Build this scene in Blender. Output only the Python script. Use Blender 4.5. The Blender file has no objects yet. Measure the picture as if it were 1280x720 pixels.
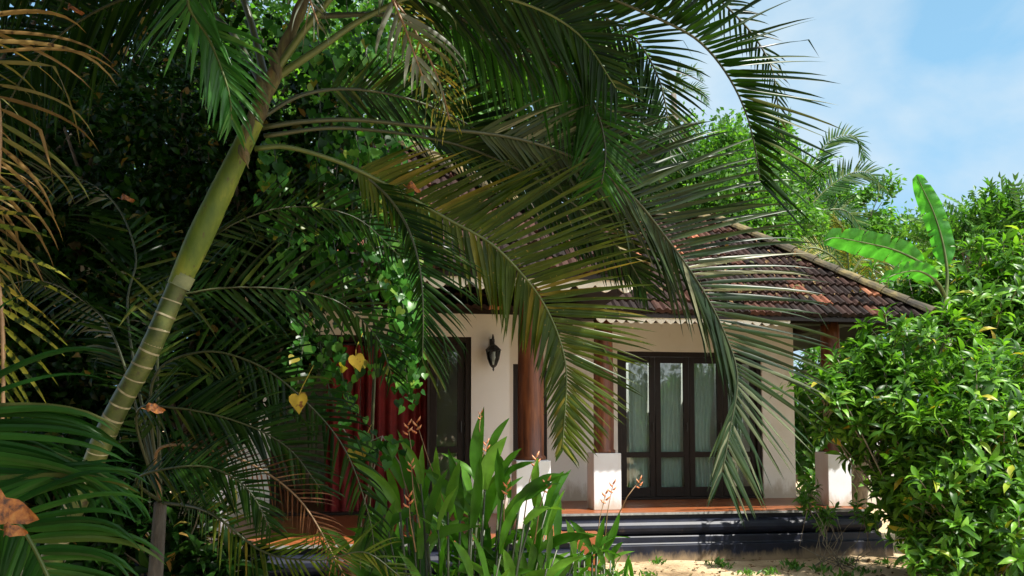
import bpy, bmesh, math, random
import numpy as np
from mathutils import Vector, Matrix, Quaternion
R = math.radians
random.seed(7)
rng = np.random.default_rng(7)
C = bpy.context.scene.collection

# ------------------------------------------------------------------ camera, sky, sun
F = 950.0                                   # focal length in pixels of a 1280 px wide picture
PITCH = R(3.0)
CY = 537 - F*math.tan(PITCH)                # row the optical axis hits
CAMZ = 1.6
cam = bpy.data.cameras.new('camera')
cam.lens = F/1280*36; cam.sensor_width = 36
cam.shift_y = (CY-360)/1280
cam.clip_start = 0.05; cam.clip_end = 3000
co = bpy.data.objects.new('camera', cam); C.objects.link(co)
co.location = (0, 0, CAMZ); co.rotation_euler = (R(90)+PITCH, 0, 0)
bpy.context.scene.camera = co

def at(px, py, D):
    """world point seen at pixel (px,py) at distance D along +Y"""
    x = (px-640)/F; y = (CY-py)/F
    dy = math.cos(PITCH) - y*math.sin(PITCH)
    dz = math.sin(PITCH) + y*math.cos(PITCH)
    return Vector((x/dy*D, D, CAMZ + dz/dy*D))

SUN_EL = R(60); SUN_AZ = R(125)             # azimuth clockwise from +Y (to the right, a little in front)
sd = Vector((math.sin(SUN_AZ)*math.cos(SUN_EL), math.cos(SUN_AZ)*math.cos(SUN_EL), math.sin(SUN_EL)))
sl = bpy.data.lights.new('sun', 'SUN'); sl.energy = 4.9; sl.angle = R(0.5); sl.color = (1, .955, .88)
so = bpy.data.objects.new('sun', sl); C.objects.link(so)
so.rotation_euler = sd.to_track_quat('Z', 'Y').to_euler(); so.location = (6, -4, 12)

W = bpy.data.worlds.new('World'); bpy.context.scene.world = W; W.use_nodes = True
nt = W.node_tree; N = nt.nodes; L = nt.links; N.clear()
out = N.new('ShaderNodeOutputWorld'); bg = N.new('ShaderNodeBackground')
sky = N.new('ShaderNodeTexSky'); sky.sky_type = 'NISHITA'; sky.sun_disc = False
sky.sun_elevation = SUN_EL; sky.sun_rotation = SUN_AZ; sky.air_density = 1.0; sky.dust_density = 1.2; sky.ozone_density = 1.5
tc = N.new('ShaderNodeTexCoord'); mp = N.new('ShaderNodeMapping'); mp.inputs['Scale'].default_value = (1, 1, 1.9)
mp.inputs['Location'].default_value = (.1, .45, .2)
no = N.new('ShaderNodeTexNoise'); no.inputs['Scale'].default_value = 3.2; no.inputs['Detail'].default_value = 7; no.inputs['Roughness'].default_value = .52
no.inputs['Distortion'].default_value = .25
rp = N.new('ShaderNodeValToRGB'); rp.color_ramp.elements[0].position = .40; rp.color_ramp.elements[1].position = .62
rp.color_ramp.elements[1].color = (.75, .75, .75, 1)
mx = N.new('ShaderNodeMix'); mx.data_type = 'RGBA'; mx.inputs['B'].default_value = (7.6, 9.0, 10.0, 1)
gain = N.new('ShaderNodeMix'); gain.data_type = 'RGBA'; gain.blend_type = 'MULTIPLY'; gain.inputs['Factor'].default_value = 1
gain.inputs['B'].default_value = (1.05, 1.2, 1.12, 1)
L.new(tc.outputs['Generated'], mp.inputs[0]); L.new(mp.outputs[0], no.inputs['Vector']); L.new(no.outputs[0], rp.inputs[0])
sx = N.new('ShaderNodeSeparateXYZ'); hz_ = N.new('ShaderNodeMapRange'); hz_.interpolation_type = 'SMOOTHSTEP'      # bright sea haze low in the sky
hz_.inputs['From Min'].default_value = 1.15; hz_.inputs['From Max'].default_value = .22
hm = N.new('ShaderNodeMix'); hm.data_type = 'RGBA'; hm.inputs['B'].default_value = (3.6, 7.0, 10.2, 1)
L.new(tc.outputs['Generated'], sx.inputs[0]); L.new(sx.outputs['Z'], hz_.inputs[0]); L.new(hz_.outputs[0], hm.inputs['Factor'])
L.new(sky.outputs[0], gain.inputs['A']); L.new(gain.outputs['Result'], hm.inputs['A']); L.new(hm.outputs['Result'], mx.inputs['A'])
L.new(rp.outputs[0], mx.inputs['Factor'])
dt = N.new('ShaderNodeVectorMath'); dt.operation = 'DOT_PRODUCT'; dt.inputs[1].default_value = (.30, -.85, .43)      # extra bright sky added behind the camera to light the facade
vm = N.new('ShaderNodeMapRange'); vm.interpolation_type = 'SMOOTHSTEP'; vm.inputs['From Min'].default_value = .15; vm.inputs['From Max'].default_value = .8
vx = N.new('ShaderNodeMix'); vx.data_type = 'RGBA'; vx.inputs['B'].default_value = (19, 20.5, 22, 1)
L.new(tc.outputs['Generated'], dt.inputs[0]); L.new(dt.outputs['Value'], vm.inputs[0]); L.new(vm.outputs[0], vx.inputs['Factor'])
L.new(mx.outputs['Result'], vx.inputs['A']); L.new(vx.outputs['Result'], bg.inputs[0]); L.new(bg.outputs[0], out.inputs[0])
bg.inputs[1].default_value = .050
vs = bpy.context.scene.view_settings
vs.view_transform = 'Standard'; vs.look = 'None'; vs.gamma = 1; vs.use_curve_mapping = False; vs.exposure = 0.95

# ------------------------------------------------------------------ tagging helpers
def tag(o, label=None, cat=None, group=None, kind=None):
    if label: o['label'] = label
    if cat: o['category'] = cat
    if group: o['group'] = group
    if kind: o['kind'] = kind
    return o
def empty(name, loc=(0, 0, 0), rz=0, label=None, cat=None, group=None):
    o = bpy.data.objects.new(name, None); C.objects.link(o); o.location = loc; o.rotation_euler = (0, 0, rz)
    o.empty_display_size = .1
    return tag(o, label, cat, group)
def link_mesh(name, me, mat, parent=None, smooth=False, local=True):
    o = bpy.data.objects.new(name, me); C.objects.link(o)
    if mat:
        for m in (mat if isinstance(mat, (list, tuple)) else [mat]): me.materials.append(m)
    if smooth: me.polygons.foreach_set('use_smooth', [True]*len(me.polygons))
    if parent:
        o.parent = parent
        if not local:                       # verts given in world space
            root = parent
            M = Matrix.Identity(4)
            chain = []
            while root: chain.append(root); root = root.parent
            for r in reversed(chain): M = M @ (Matrix.Translation(r.location) @ r.rotation_euler.to_matrix().to_4x4())
            me.transform(M.inverted())
    return o
class MB:
    """collects geometry, then becomes one mesh object"""
    def __init__(s): s.v = []; s.f = []; s.m = []
    def add(s, vs_, fs, m=0):
        b = len(s.v); s.v += [tuple(v) for v in vs_]; s.f += [tuple(b+i for i in f) for f in fs]; s.m += [m]*len(fs)
    def box(s, x0, x1, y0, y1, z0, z1, m=0):
        s.add([(x0,y0,z0),(x1,y0,z0),(x1,y1,z0),(x0,y1,z0),(x0,y0,z1),(x1,y0,z1),(x1,y1,z1),(x0,y1,z1)],
              [(0,3,2,1),(4,5,6,7),(0,1,5,4),(1,2,6,5),(2,3,7,6),(3,0,4,7)], m)
    def tube(s, pts, rad, n=8, cap=True, m=0):
        pts = [Vector(p) for p in pts]
        if not hasattr(rad, '__len__'): rad = [rad]*len(pts)
        T = [(pts[min(i+1, len(pts)-1)]-pts[max(i-1, 0)]).normalized() for i in range(len(pts))]
        a = T[0].orthogonal().normalized(); V = []
        for i, p in enumerate(pts):
            a = (a - T[i]*a.dot(T[i]));  a = a.normalized() if a.length > 1e-6 else T[i].orthogonal().normalized()
            b = T[i].cross(a)
            for k in range(n):
                t = 2*math.pi*k/n; V.append(p + (a*math.cos(t)+b*math.sin(t))*rad[i])
        Fc = [(i*n+k, i*n+(k+1) % n, (i+1)*n+(k+1) % n, (i+1)*n+k) for i in range(len(pts)-1) for k in range(n)]
        if cap: Fc += [tuple(range(n-1, -1, -1)), tuple((len(pts)-1)*n+k for k in range(n))]
        s.add(V, Fc, m)
    def lathe(s, cx, cy, prof, n=24, m=0):
        V = [(cx+r*math.cos(2*math.pi*k/n), cy+r*math.sin(2*math.pi*k/n), z) for z, r in prof for k in range(n)]
        Fc = [(i*n+k, i*n+(k+1) % n, (i+1)*n+(k+1) % n, (i+1)*n+k) for i in range(len(prof)-1) for k in range(n)]
        Fc += [tuple(range(n-1, -1, -1)), tuple((len(prof)-1)*n+k for k in range(n))]
        s.add(V, Fc, m)
    def build(s, name, mat, parent=None, smooth=False, local=True, bevel=0):
        me = bpy.data.meshes.new(name); me.from_pydata(s.v, [], s.f)
        if isinstance(mat, (list, tuple)) and len(mat) > 1:
            me.polygons.foreach_set('material_index', s.m)
        o = link_mesh(name, me, mat, parent, smooth, local)
        if bevel:
            b = o.modifiers.new('bevel', 'BEVEL'); b.width = bevel; b.segments = 2; b.limit_method = 'ANGLE'
        return o

# ------------------------------------------------------------------ materials
def newmat(name):
    m = bpy.data.materials.new(name); m.use_nodes = True; nt = m.node_tree; nt.nodes.clear()
    o = nt.nodes.new('ShaderNodeOutputMaterial'); p = nt.nodes.new('ShaderNodeBsdfPrincipled'); nt.links.new(p.outputs[0], o.inputs[0])
    return m, nt, p, o
def ramp(nt, stops, interp='LINEAR'):
    r = nt.nodes.new('ShaderNodeValToRGB'); e = r.color_ramp.elements; r.color_ramp.interpolation = interp
    while len(e) < len(stops): e.new(.5)
    for i, (p, c) in enumerate(stops): e[i].position = p; e[i].color = (*c, 1) if len(c) == 3 else c
    return r
def noise(nt, scale, detail=4, rough=.55, coord='Object', vscale=None):
    t = nt.nodes.new('ShaderNodeTexCoord'); n = nt.nodes.new('ShaderNodeTexNoise')
    n.inputs['Scale'].default_value = scale; n.inputs['Detail'].default_value = detail; n.inputs['Roughness'].default_value = rough
    if vscale:
        mp = nt.nodes.new('ShaderNodeMapping'); mp.inputs['Scale'].default_value = vscale
        nt.links.new(t.outputs[coord], mp.inputs[0]); nt.links.new(mp.outputs[0], n.inputs['Vector'])
    else: nt.links.new(t.outputs[coord], n.inputs['Vector'])
    return n
def bump(nt, p, src, strength=.3, dist=.01):
    b = nt.nodes.new('ShaderNodeBump'); b.inputs['Strength'].default_value = strength; b.inputs['Distance'].default_value = dist
    nt.links.new(src, b.inputs['Height']); nt.links.new(b.outputs[0], p.inputs['Normal']); return b
def noisy(name, stops, scale, rough=.6, bs=.2, bd=.005, vscale=None, detail=5, spec=.5, bscale=None):
    m, nt, p, o = newmat(name)
    n = noise(nt, scale, detail, .6, vscale=vscale); r = ramp(nt, stops)
    nt.links.new(n.outputs[0], r.inputs[0]); nt.links.new(r.outputs[0], p.inputs['Base Color'])
    p.inputs['Roughness'].default_value = rough; p.inputs['Specular IOR Level'].default_value = spec
    if bs:
        n2 = noise(nt, bscale or scale*4, 6, .6, vscale=vscale); bump(nt, p, n2.outputs[0], bs, bd)
    return m
def leafmat(name, stops, rough=.4, transl=.35, tboost=1.6, spec=.5, spots=None):
    """leaves: colour picked per leaf, part of the light passes through"""
    m, nt, p, o = newmat(name)
    g = nt.nodes.new('ShaderNodeNewGeometry'); r = ramp(nt, stops)
    nt.links.new(g.outputs['Random Per Island'], r.inputs[0])
    col = r.outputs[0]
    n = noise(nt, 9, 3)                                    # mottling inside the blade
    hs = nt.nodes.new('ShaderNodeHueSaturation'); mr = nt.nodes.new('ShaderNodeMapRange')
    mr.inputs['From Min'].default_value = .3; mr.inputs['From Max'].default_value = .7; mr.inputs['To Min'].default_value = .7; mr.inputs['To Max'].default_value = 1.3
    nt.links.new(n.outputs[0], mr.inputs[0]); nt.links.new(mr.outputs[0], hs.inputs['Value']); nt.links.new(col, hs.inputs['Color']); col = hs.outputs[0]
    if spots:
        n2 = noise(nt, spots[0], 3); r2 = ramp(nt, [(spots[2], (0, 0, 0)), (spots[2]+.06, (1, 1, 1))]); nt.links.new(n2.outputs[0], r2.inputs[0])
        mx = nt.nodes.new('ShaderNodeMix'); mx.data_type = 'RGBA'; nt.links.new(r2.outputs[0], mx.inputs['Factor']); nt.links.new(col, mx.inputs['A']); mx.inputs['B'].default_value = (*spots[1], 1)
        col = mx.outputs['Result']
    nt.links.new(col, p.inputs['Base Color']); p.inputs['Roughness'].default_value = rough; p.inputs['Specular IOR Level'].default_value = spec
    t = nt.nodes.new('ShaderNodeBsdfTranslucent'); mu = nt.nodes.new('ShaderNodeMix'); mu.data_type = 'RGBA'; mu.blend_type = 'MULTIPLY'; mu.inputs['Factor'].default_value = 1
    mu.inputs['B'].default_value = (1.15*tboost, 1.25*tboost, .45*tboost, 1); nt.links.new(col, mu.inputs['A']); nt.links.new(mu.outputs['Result'], t.inputs[0])
    ms = nt.nodes.new('ShaderNodeMixShader'); ms.inputs[0].default_value = transl
    nt.links.new(p.outputs[0], ms.inputs[1]); nt.links.new(t.outputs[0], ms.inputs[2]); nt.links.new(ms.outputs[0], o.inputs[0])
    return m
M = {}
M['palm'] = leafmat('palm_leaf', [(0, (.004, .014, .003)), (.5, (.009, .028, .004)), (.9, (.020, .050, .007)), (1, (.08, .09, .02))], .28, .2, 1.8, .10)
M['palm_olive'] = leafmat('palm_leaf_olive', [(0, (.020, .040, .004)), (.5, (.040, .066, .006)), (.85, (.07, .088, .009)), (1, (.17, .13, .02))], .3, .28, 1.7, .14, spots=(60, (.18, .14, .03), .66))
M['palm_gloss'] = leafmat('palm_leaf_gloss', [(0, (.008, .022, .006)), (.5, (.016, .038, .010)), (.8, (.035, .06, .018)), (.9, (.12, .14, .08)), (1, (.20, .20, .11))], .34, .2, 1.6, .26)
M['palm_back'] = leafmat('palm_leaf_thin', [(0, (.012, .05, .006)), (.6, (.022, .08, .010)), (1, (.04, .11, .015))], .35, .5, 2.2, .12)
M['palm_brown'] = leafmat('palm_leaf_brown', [(0, (.05, .018, .008)), (.6, (.11, .045, .018)), (1, (.2, .10, .04))], .6, .1, 1.0, .1)
M['palm_bright'] = leafmat('palm_leaf_bright', [(0, (.02, .085, .015)), (.6, (.035, .13, .02)), (1, (.08, .19, .04))], .3, .3, 1.6, .3)
M['palm_near'] = leafmat('palm_leaf_near', [(0, (.008, .040, .006)), (.6, (.016, .066, .009)), (.97, (.03, .10, .014)), (1, (.10, .10, .03))], .34, .22, 1.5, .2, spots=(70, (.05, .04, .015), .76))
M['palm_grey'] = leafmat('palm_leaf_grey', [(0, (.10, .12, .08)), (.5, (.16, .17, .12)), (.8, (.08, .12, .05)), (1, (.22, .16, .08))], .5, .2, 1.2, .4)
M['palm_dry'] = leafmat('palm_leaf_dry', [(0, (.10, .06, .018)), (.4, (.24, .15, .05)), (.6, (.11, .12, .03)), (.8, (.18, .15, .04)), (1, (.36, .26, .11))], .55, .2, 1.0, .2, spots=(30, (.06, .03, .015), .62))
M['palm_yellow'] = leafmat('palm_leaf_yellow', [(0, (.10, .14, .02)), (.5, (.22, .23, .03)), (1, (.36, .28, .05))], .45, .3, 1.3, .2, spots=(45, (.02, .035, .008), .50))
M['palm_far'] = leafmat('palm_leaf_far', [(0, (.012, .045, .010)), (.6, (.025, .08, .014)), (1, (.09, .12, .03))], .5, .3, 1.4, .08)
M['leaf_mid'] = leafmat('leaf_mid', [(0, (.03, .09, .012)), (.5, (.055, .16, .02)), (1, (.11, .24, .03))], .4, .4, 1.6, .5)
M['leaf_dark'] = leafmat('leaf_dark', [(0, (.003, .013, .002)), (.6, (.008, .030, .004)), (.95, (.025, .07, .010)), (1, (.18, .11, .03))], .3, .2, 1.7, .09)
M['leaf_vine'] = leafmat('leaf_vine', [(0, (.008, .035, .005)), (.45, (.022, .09, .012)), (.75, (.06, .20, .028)), (.95, (.12, .27, .05)), (1, (.28, .22, .03))], .32, .4, 1.6, .2)
M['leaf_shrub'] = leafmat('leaf_shrub', [(0, (.015, .05, .006)), (.4, (.05, .14, .014)), (.8, (.11, .26, .025)), (.97, (.18, .36, .04)), (1, (.42, .30, .03))], .38, .32, 1.6, .25)
M['leaf_heli'] = leafmat('leaf_heliconia', [(0, (.024, .085, .008)), (.5, (.045, .14, .012)), (1, (.10, .22, .025))], .32, .35, 1.7, .2)
M['leaf_banana'] = leafmat('leaf_banana', [(0, (.045, .20, .03)), (1, (.07, .26, .045))], .4, .55, 1.8, .35)
M['leaf_yellow'] = leafmat('leaf_yellow', [(0, (.35, .22, .02)), (1, (.4, .3, .04))], .5, .4, 1.0, .3, spots=(25, (.15, .06, .02), .62))
M['leaf_brown'] = noisy('leaf_brown', [(.36, (.05, .018, .006)), (.46, (.22, .07, .012)), (.56, (.34, .12, .02)), (.68, (.40, .19, .05))], 55, .6, .7, .003, detail=8)
M['leaf_litter'] = leafmat('leaf_litter', [(0, (.10, .06, .03)), (.5, (.22, .13, .06)), (1, (.06, .07, .02))], .7, .1, 1, .2)
M['petiole'] = noisy('petiole_green', [(.3, (.05, .08, .015)), (.7, (.10, .13, .03))], 8, .4, .15, .003)
M['petiole_dark'] = noisy('petiole_dark', [(.3, (.025, .035, .012)), (.7, (.05, .06, .02))], 8, .4, .15, .003)
M['petiole_dry'] = noisy('petiole_dry', [(.3, (.14, .08, .03)), (.6, (.26, .16, .08))], 14, .6, .3, .004)
M['bark'] = noisy('bark', [(.3, (.05, .04, .03)), (.6, (.13, .11, .085)), (.8, (.2, .18, .14))], 14, .85, .7, .02, vscale=(1, 1, .3))
M['twig'] = noisy('twig', [(.3, (.12, .10, .07)), (.7, (.28, .25, .19))], 20, .8, .4, .005)
M['flower'] = noisy('heliconia_bract', [(.3, (.42, .08, .03)), (.5, (.60, .22, .08)), (.7, (.7, .42, .25))], 30, .4, 0)

# ------------------------------------------------------------------ setting: ground
def make_ground():
    m, nt, p, o = newmat('sand')
    n = noise(nt, .9, 8, .6); r = ramp(nt, [(.3, (.16, .10, .05)), (.45, (.50, .37, .22)), (.65, (.64, .50, .33))])
    nt.links.new(n.outputs[0], r.inputs[0]); n3 = noise(nt, 24, 6, .65)
    mx = nt.nodes.new('ShaderNodeMix'); mx.data_type = 'RGBA'; mx.blend_type = 'OVERLAY'; mx.inputs['Factor'].default_value = .5
    nt.links.new(r.outputs[0], mx.inputs['A']); nt.links.new(n3.outputs[0], mx.inputs['B'])
    nt.links.new(mx.outputs['Result'], p.inputs['Base Color']); p.inputs['Roughness'].default_value = .95; p.inputs['Specular IOR Level'].default_value = .1
    n2 = noise(nt, 12, 8, .7); bump(nt, p, n2.outputs[0], .8, .05)
    bm = bmesh.new()
    bmesh.ops.create_grid(bm, x_segments=120, y_segments=120, size=12)
    for v in bm.verts:
        v.co.y += 8
        a = v.co
        v.co.z = .018*math.sin(a.x*2.3+a.y*1.1)*math.sin(a.y*1.7-a.x*.6)+.008*math.sin(a.x*7.1)*math.sin(a.y*6.3)
        e = max(abs(a.x), abs(a.y-8))
        if e > 11.5: v.co.z = 0
    # skirt to the horizon
    me = bpy.data.meshes.new('ground'); 
    edge = 800
    vs4 = [bm.verts.new((x*12, 8+y*12, 0)) for x, y in ((-1,-1),(1,-1),(1,1),(-1,1))]
    vo = [bm.verts.new((x*edge, 8+y*edge, 0)) for x, y in ((-1,-1),(1,-1),(1,1),(-1,1))]
    for i in range(4): bm.faces.new((vo[i], vo[(i+1) % 4], vs4[(i+1) % 4], vs4[i]))
    bm.to_mesh(me); bm.free()
    g = link_mesh('ground', me, m, None, True); g['kind'] = 'structure'
make_ground()

# ------------------------------------------------------------------ house
DZ0 = .58
AL = R(8.0); HO = Vector((1.215, 9.7, 0)); HC, HS = math.cos(AL), math.sin(AL)
def hu(px, v):
    """local u on the plane v seen at pixel column px"""
    k = (px-640)/F
    # X = HO.x+u*HC - v*HS ; D = HO.y+u*HS+v*HC ; X = k D
    return (k*(HO.y+v*HC) - HO.x + v*HS)/(HC-k*HS)
def hz(px, py, v):
    u = hu(px, v); D = HO.y+u*HS+v*HC
    return at(px, py, D).z
def dirt(m, z0, h, col, amt=.8, sc=9):
    """mud splashed on the foot of a wall and a few damp runs"""
    nt = m.node_tree; p = next(n for n in nt.nodes if n.type == 'BSDF_PRINCIPLED'); src = p.inputs['Base Color'].links[0].from_socket
    t = nt.nodes.new('ShaderNodeTexCoord'); sp = nt.nodes.new('ShaderNodeSeparateXYZ'); nt.links.new(t.outputs['Object'], sp.inputs[0])
    mr = nt.nodes.new('ShaderNodeMapRange'); mr.inputs['From Min'].default_value = z0+h; mr.inputs['From Max'].default_value = z0; nt.links.new(sp.outputs['Z'], mr.inputs[0])
    n = noise(nt, sc, 8, .7, vscale=(1, 1, .35)); ad = nt.nodes.new('ShaderNodeMath'); ad.operation = 'MULTIPLY_ADD'; ad.inputs[1].default_value = .55
    nt.links.new(mr.outputs[0], ad.inputs[0]); nt.links.new(n.outputs[0], ad.inputs[2])
    r = ramp(nt, [(.62, (0, 0, 0)), (.95, (amt, amt, amt))]); nt.links.new(ad.outputs[0], r.inputs[0])
    mx = nt.nodes.new('ShaderNodeMix'); mx.data_type = 'RGBA'; nt.links.new(r.outputs[0], mx.inputs['Factor']); nt.links.new(src, mx.inputs['A']); mx.inputs['B'].default_value = (*col, 1)
    nt.links.new(mx.outputs['Result'], p.inputs['Base Color'])
M['wall'] = noisy('wall_plaster', [(.3, (.74, .71, .64)), (.55, (.81, .79, .74)), (.8, (.83, .82, .79))], 1.3, .85, .15, .004, detail=7, spec=.2, bscale=60)
M['white'] = noisy('white_paint', [(.28, (.68, .68, .67)), (.5, (.72, .74, .76)), (.8, (.76, .78, .80))], 3.5, .6, .1, .003, detail=8, spec=.4, bscale=50)
M['deck'] = noisy('deck_red_oxide', [(.3, (.20, .055, .018)), (.6, (.31, .095, .03)), (.8, (.38, .14, .055))], 5, .35, .08, .003, vscale=(.25, 3, 1))
M['plinth'] = noisy('plinth_black', [(.3, (.006, .007, .012)), (.6, (.010, .013, .026)), (.8, (.022, .025, .032))], 6, .45, .12, .004, detail=8, spec=.3)
M['plinth_edge'] = noisy('plinth_edge', [(.3, (.15, .15, .14)), (.7, (.35, .35, .33))], 20, .7, .2, .003)
M['wood_dark'] = noisy('wood_dark', [(.3, (.012, .008, .006)), (.7, (.022, .013, .009))], 8, .45, .2, .003, vscale=(6, 6, .6), spec=.25)
M['wood_col'] = noisy('wood_column', [(.25, (.04, .012, .006)), (.5, (.15, .045, .016)), (.75, (.28, .10, .035))], 7, .45, .35, .004, vscale=(3, 3, .35))
dirt(M['wall'], DZ0, .35, (.42, .34, .24)); dirt(M['white'], DZ0, .22, (.45, .38, .28)); dirt(M['plinth'], 0, .16, (.30, .22, .13), .75, 7)
M['tile'] = None
def tile_mat():
    m, nt, p, o = newmat('clay_tile')
    g = nt.nodes.new('ShaderNodeNewGeometry')
    r = ramp(nt, [(0, (.010, .007, .006)), (.5, (.024, .013, .011)), (.80, (.055, .026, .019)), (.945, (.10, .04, .026)), (.975, (.40, .14, .075)), (1, (.46, .19, .10))])
    nt.links.new(g.outputs['Random Per Island'], r.inputs[0])
    n = noise(nt, 1.1, 6, .65); r2 = ramp(nt, [(.38, (0, 0, 0)), (.62, (1, 1, 1))]); nt.links.new(n.outputs[0], r2.inputs[0])
    mx = nt.nodes.new('ShaderNodeMix'); mx.data_type = 'RGBA'; mx.blend_type = 'MIX'
    nt.links.new(r2.outputs[0], mx.inputs['Factor']); nt.links.new(r.outputs[0], mx.inputs['A'])
    n3 = noise(nt, 9, 6, .7); r3 = ramp(nt, [(.35, (.012, .011, .010)), (.58, (.035, .022, .017)), (.76, (.12, .06, .04))]); nt.links.new(n3.outputs[0], r3.inputs[0])
    mul = nt.nodes.new('ShaderNodeMix'); mul.data_type = 'RGBA'; mul.inputs['Factor'].default_value = .45
    nt.links.new(r.outputs[0], mul.inputs['A']); nt.links.new(r3.outputs[0], mul.inputs['B']); nt.links.new(mul.outputs['Result'], mx.inputs['B'])
    nt.links.new(mx.outputs['Result'], p.inputs['Base Color']); p.inputs['Roughness'].default_value = .7; p.inputs['Specular IOR Level'].default_value = .15
    n2 = noise(nt, 45, 6, .7); bump(nt, p, n2.outputs[0], .5, .01)
    return m
M['tile'] = tile_mat()
M['ridge'] = noisy('ridge_tile', [(.32, (.02, .016, .010)), (.5, (.07, .055, .025)), (.62, (.17, .13, .045)), (.8, (.24, .12, .06))], 4, .85, .6, .02, detail=8)
M['valance'] = noisy('valance_paint', [(.3, (.60, .54, .42)), (.7, (.78, .73, .62))], 6, .7, .1, .002)
def glass_mat():
    m, nt, p, o = newmat('glass'); nt.nodes.remove(p)
    t = nt.nodes.new('ShaderNodeBsdfTransparent'); t.inputs[0].default_value = (.84, .90, .88, 1)
    g = nt.nodes.new('ShaderNodeBsdfGlossy'); g.inputs['Roughness'].default_value = .02
    fr = nt.nodes.new('ShaderNodeFresnel'); fr.inputs['IOR'].default_value = 1.75
    ms = nt.nodes.new('ShaderNodeMixShader'); nt.links.new(fr.outputs[0], ms.inputs[0]); nt.links.new(t.outputs[0], ms.inputs[1]); nt.links.new(g.outputs[0], ms.inputs[2])
    nt.links.new(ms.outputs[0], o.inputs[0]); return m
M['glass'] = glass_mat()
M['curtain_white'] = noisy('sheer_curtain', [(.3, (.68, .76, .72)), (.7, (.84, .88, .85))], 12, .8, .2, .003, vscale=(3, 3, .4))
M['curtain_red'] = noisy('red_curtain', [(.3, (.10, .004, .004)), (.7, (.24, .010, .008))], 6, .75, .2, .003)
M['iron'] = noisy('black_iron', [(.3, (.012, .012, .012)), (.7, (.03, .03, .03))], 20, .45, .2, .003)

house = empty('tropical_cottage', HO, AL, 'white plastered cottage with dark clay tiled roof and black plinth behind palm leaves', 'house')
DZ = .58; VL = -.14; VR = 1.29; EZ = 3.0; K = .85
# --- decks and plinths
def profile_run(name, pts, prof, mat, smooth=False):
    """prof: list of (out, z); pts: plan polyline of the wall line, outward to the right of travel"""
    mb = MB(); n = len(pts); offs = []
    for i in range(n):
        d0 = Vector(pts[i])-Vector(pts[i-1]) if i > 0 else Vector(pts[1])-Vector(pts[0])
        d1 = Vector(pts[i+1])-Vector(pts[i]) if i < n-1 else d0
        n0 = Vector((d0.y, -d0.x)).normalized(); n1 = Vector((d1.y, -d1.x)).normalized()
        b = (n0+n1); b = b/(1+n0.dot(n1)); offs.append(b)
    V = [(pts[i][0]+offs[i].x*o_, pts[i][1]+offs[i].y*o_, z) for i in range(n) for o_, z in prof]
    k = len(prof)
    Fc = [(i*k+j, (i+1)*k+j, (i+1)*k+j+1, i*k+j+1) for i in range(n-1) for j in range(k-1)]
    mb.add(V, Fc); return mb.build(name, mat, house, smooth)
roll = [(.13+.105*math.sin(math.pi*t/8)*1.0, .30+.19*(1-math.cos(math.pi*t/8))/2) for t in range(9)]
prof = [(.32, -.05), (.315, .192), (.305, .2), (.235, .203), (.225, .215), (.22, .285), (.21, .297), (.12, .30)] + roll + [(.10, .49), (.10, .555)]
PR = 3.27; PL = -1.12; VB = -2.32
path = [(-5.0, VB+.02), (PL, VB+.02), (PL, -.16), (PR, -.16), (PR, 4.0)]
profile_run('plinth', path, prof, M['plinth'])
mb = MB()
mb.box(-5.1, PL+.14, VB-.12, VL, .555, DZ); mb.box(PL-.3, PR+.14, -.30, VR, .556, DZ+.001)
mb.box(-5.1, PL-.05, VL-.001, 4, .5, DZ-.003); mb.box(PL-.05, PR-.2, VR-.001, 4, .5, DZ-.003)
mb.build('deck_floor', M['deck'], house)
mb = MB()   # pale worn nosing along the deck edge
mb.box(-5.1, PL+.143, VB-.132, VB-.121, .548, DZ-.004); mb.box(PL+.141, PR+.15, -.312, -.301, .548, DZ-.004)
mb.box(PR+.141, PR+.152, -.30, 3.9, .548, DZ-.004)
mb.build('deck_nosing', M['plinth_edge'], house)
# steps in the corner between the two verandas
mb = MB()
mb.box(-.77, -.30, -1.0, -.56, 0, .40)
mb.build('entry_step', M['deck'], house, bevel=.01)
# --- walls
def Wz(px, py, v): return hz(px, py, v)
LD0, LD1 = hu(338, VL), hu(589, VL); LDZ = hz(589, 421, VL)
RD0, RD1 = hu(772, VR), hu(953, VR); RDZ = hz(860, 440, VR)
SD0, SD1 = -1.03, hu(684, VR); SDZ = hz(660, 455, VR)
UC = hu(637, VL); UR = hu(993, VR)
WT = 3.55
mb = MB()
mb.box(-4.9, LD0, VL, VL+.2, DZ, WT); mb.box(LD1, UC, VL, VL+.2, DZ, WT); mb.box(LD0, LD1, VL, VL+.2, LDZ, WT)
mb.box(UC-.2, UC, VL+.2, VR+.2, DZ, WT)
mb.box(-4.9, -4.7, VL+.2, 4.0, DZ, WT)
mb.build('wall', M['wall'], house)
mb = MB()
mb.box(UC, SD0, VR, VR+.2, DZ, WT); mb.box(SD0, SD1, VR, VR+.2, SDZ, WT); mb.box(SD1, RD0, VR, VR+.2, DZ, WT)
mb.box(RD0, RD1, VR, VR+.2, RDZ, WT); mb.box(RD1, UR, VR, VR+.2, DZ, WT)
mb.box(UR-.2, UR, VR+.2, 4.0, DZ, WT); mb.box(-4.7, UR-.2, 3.8, 4.0, DZ, WT)
mb.build('wall', M['wall'], house)
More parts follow.
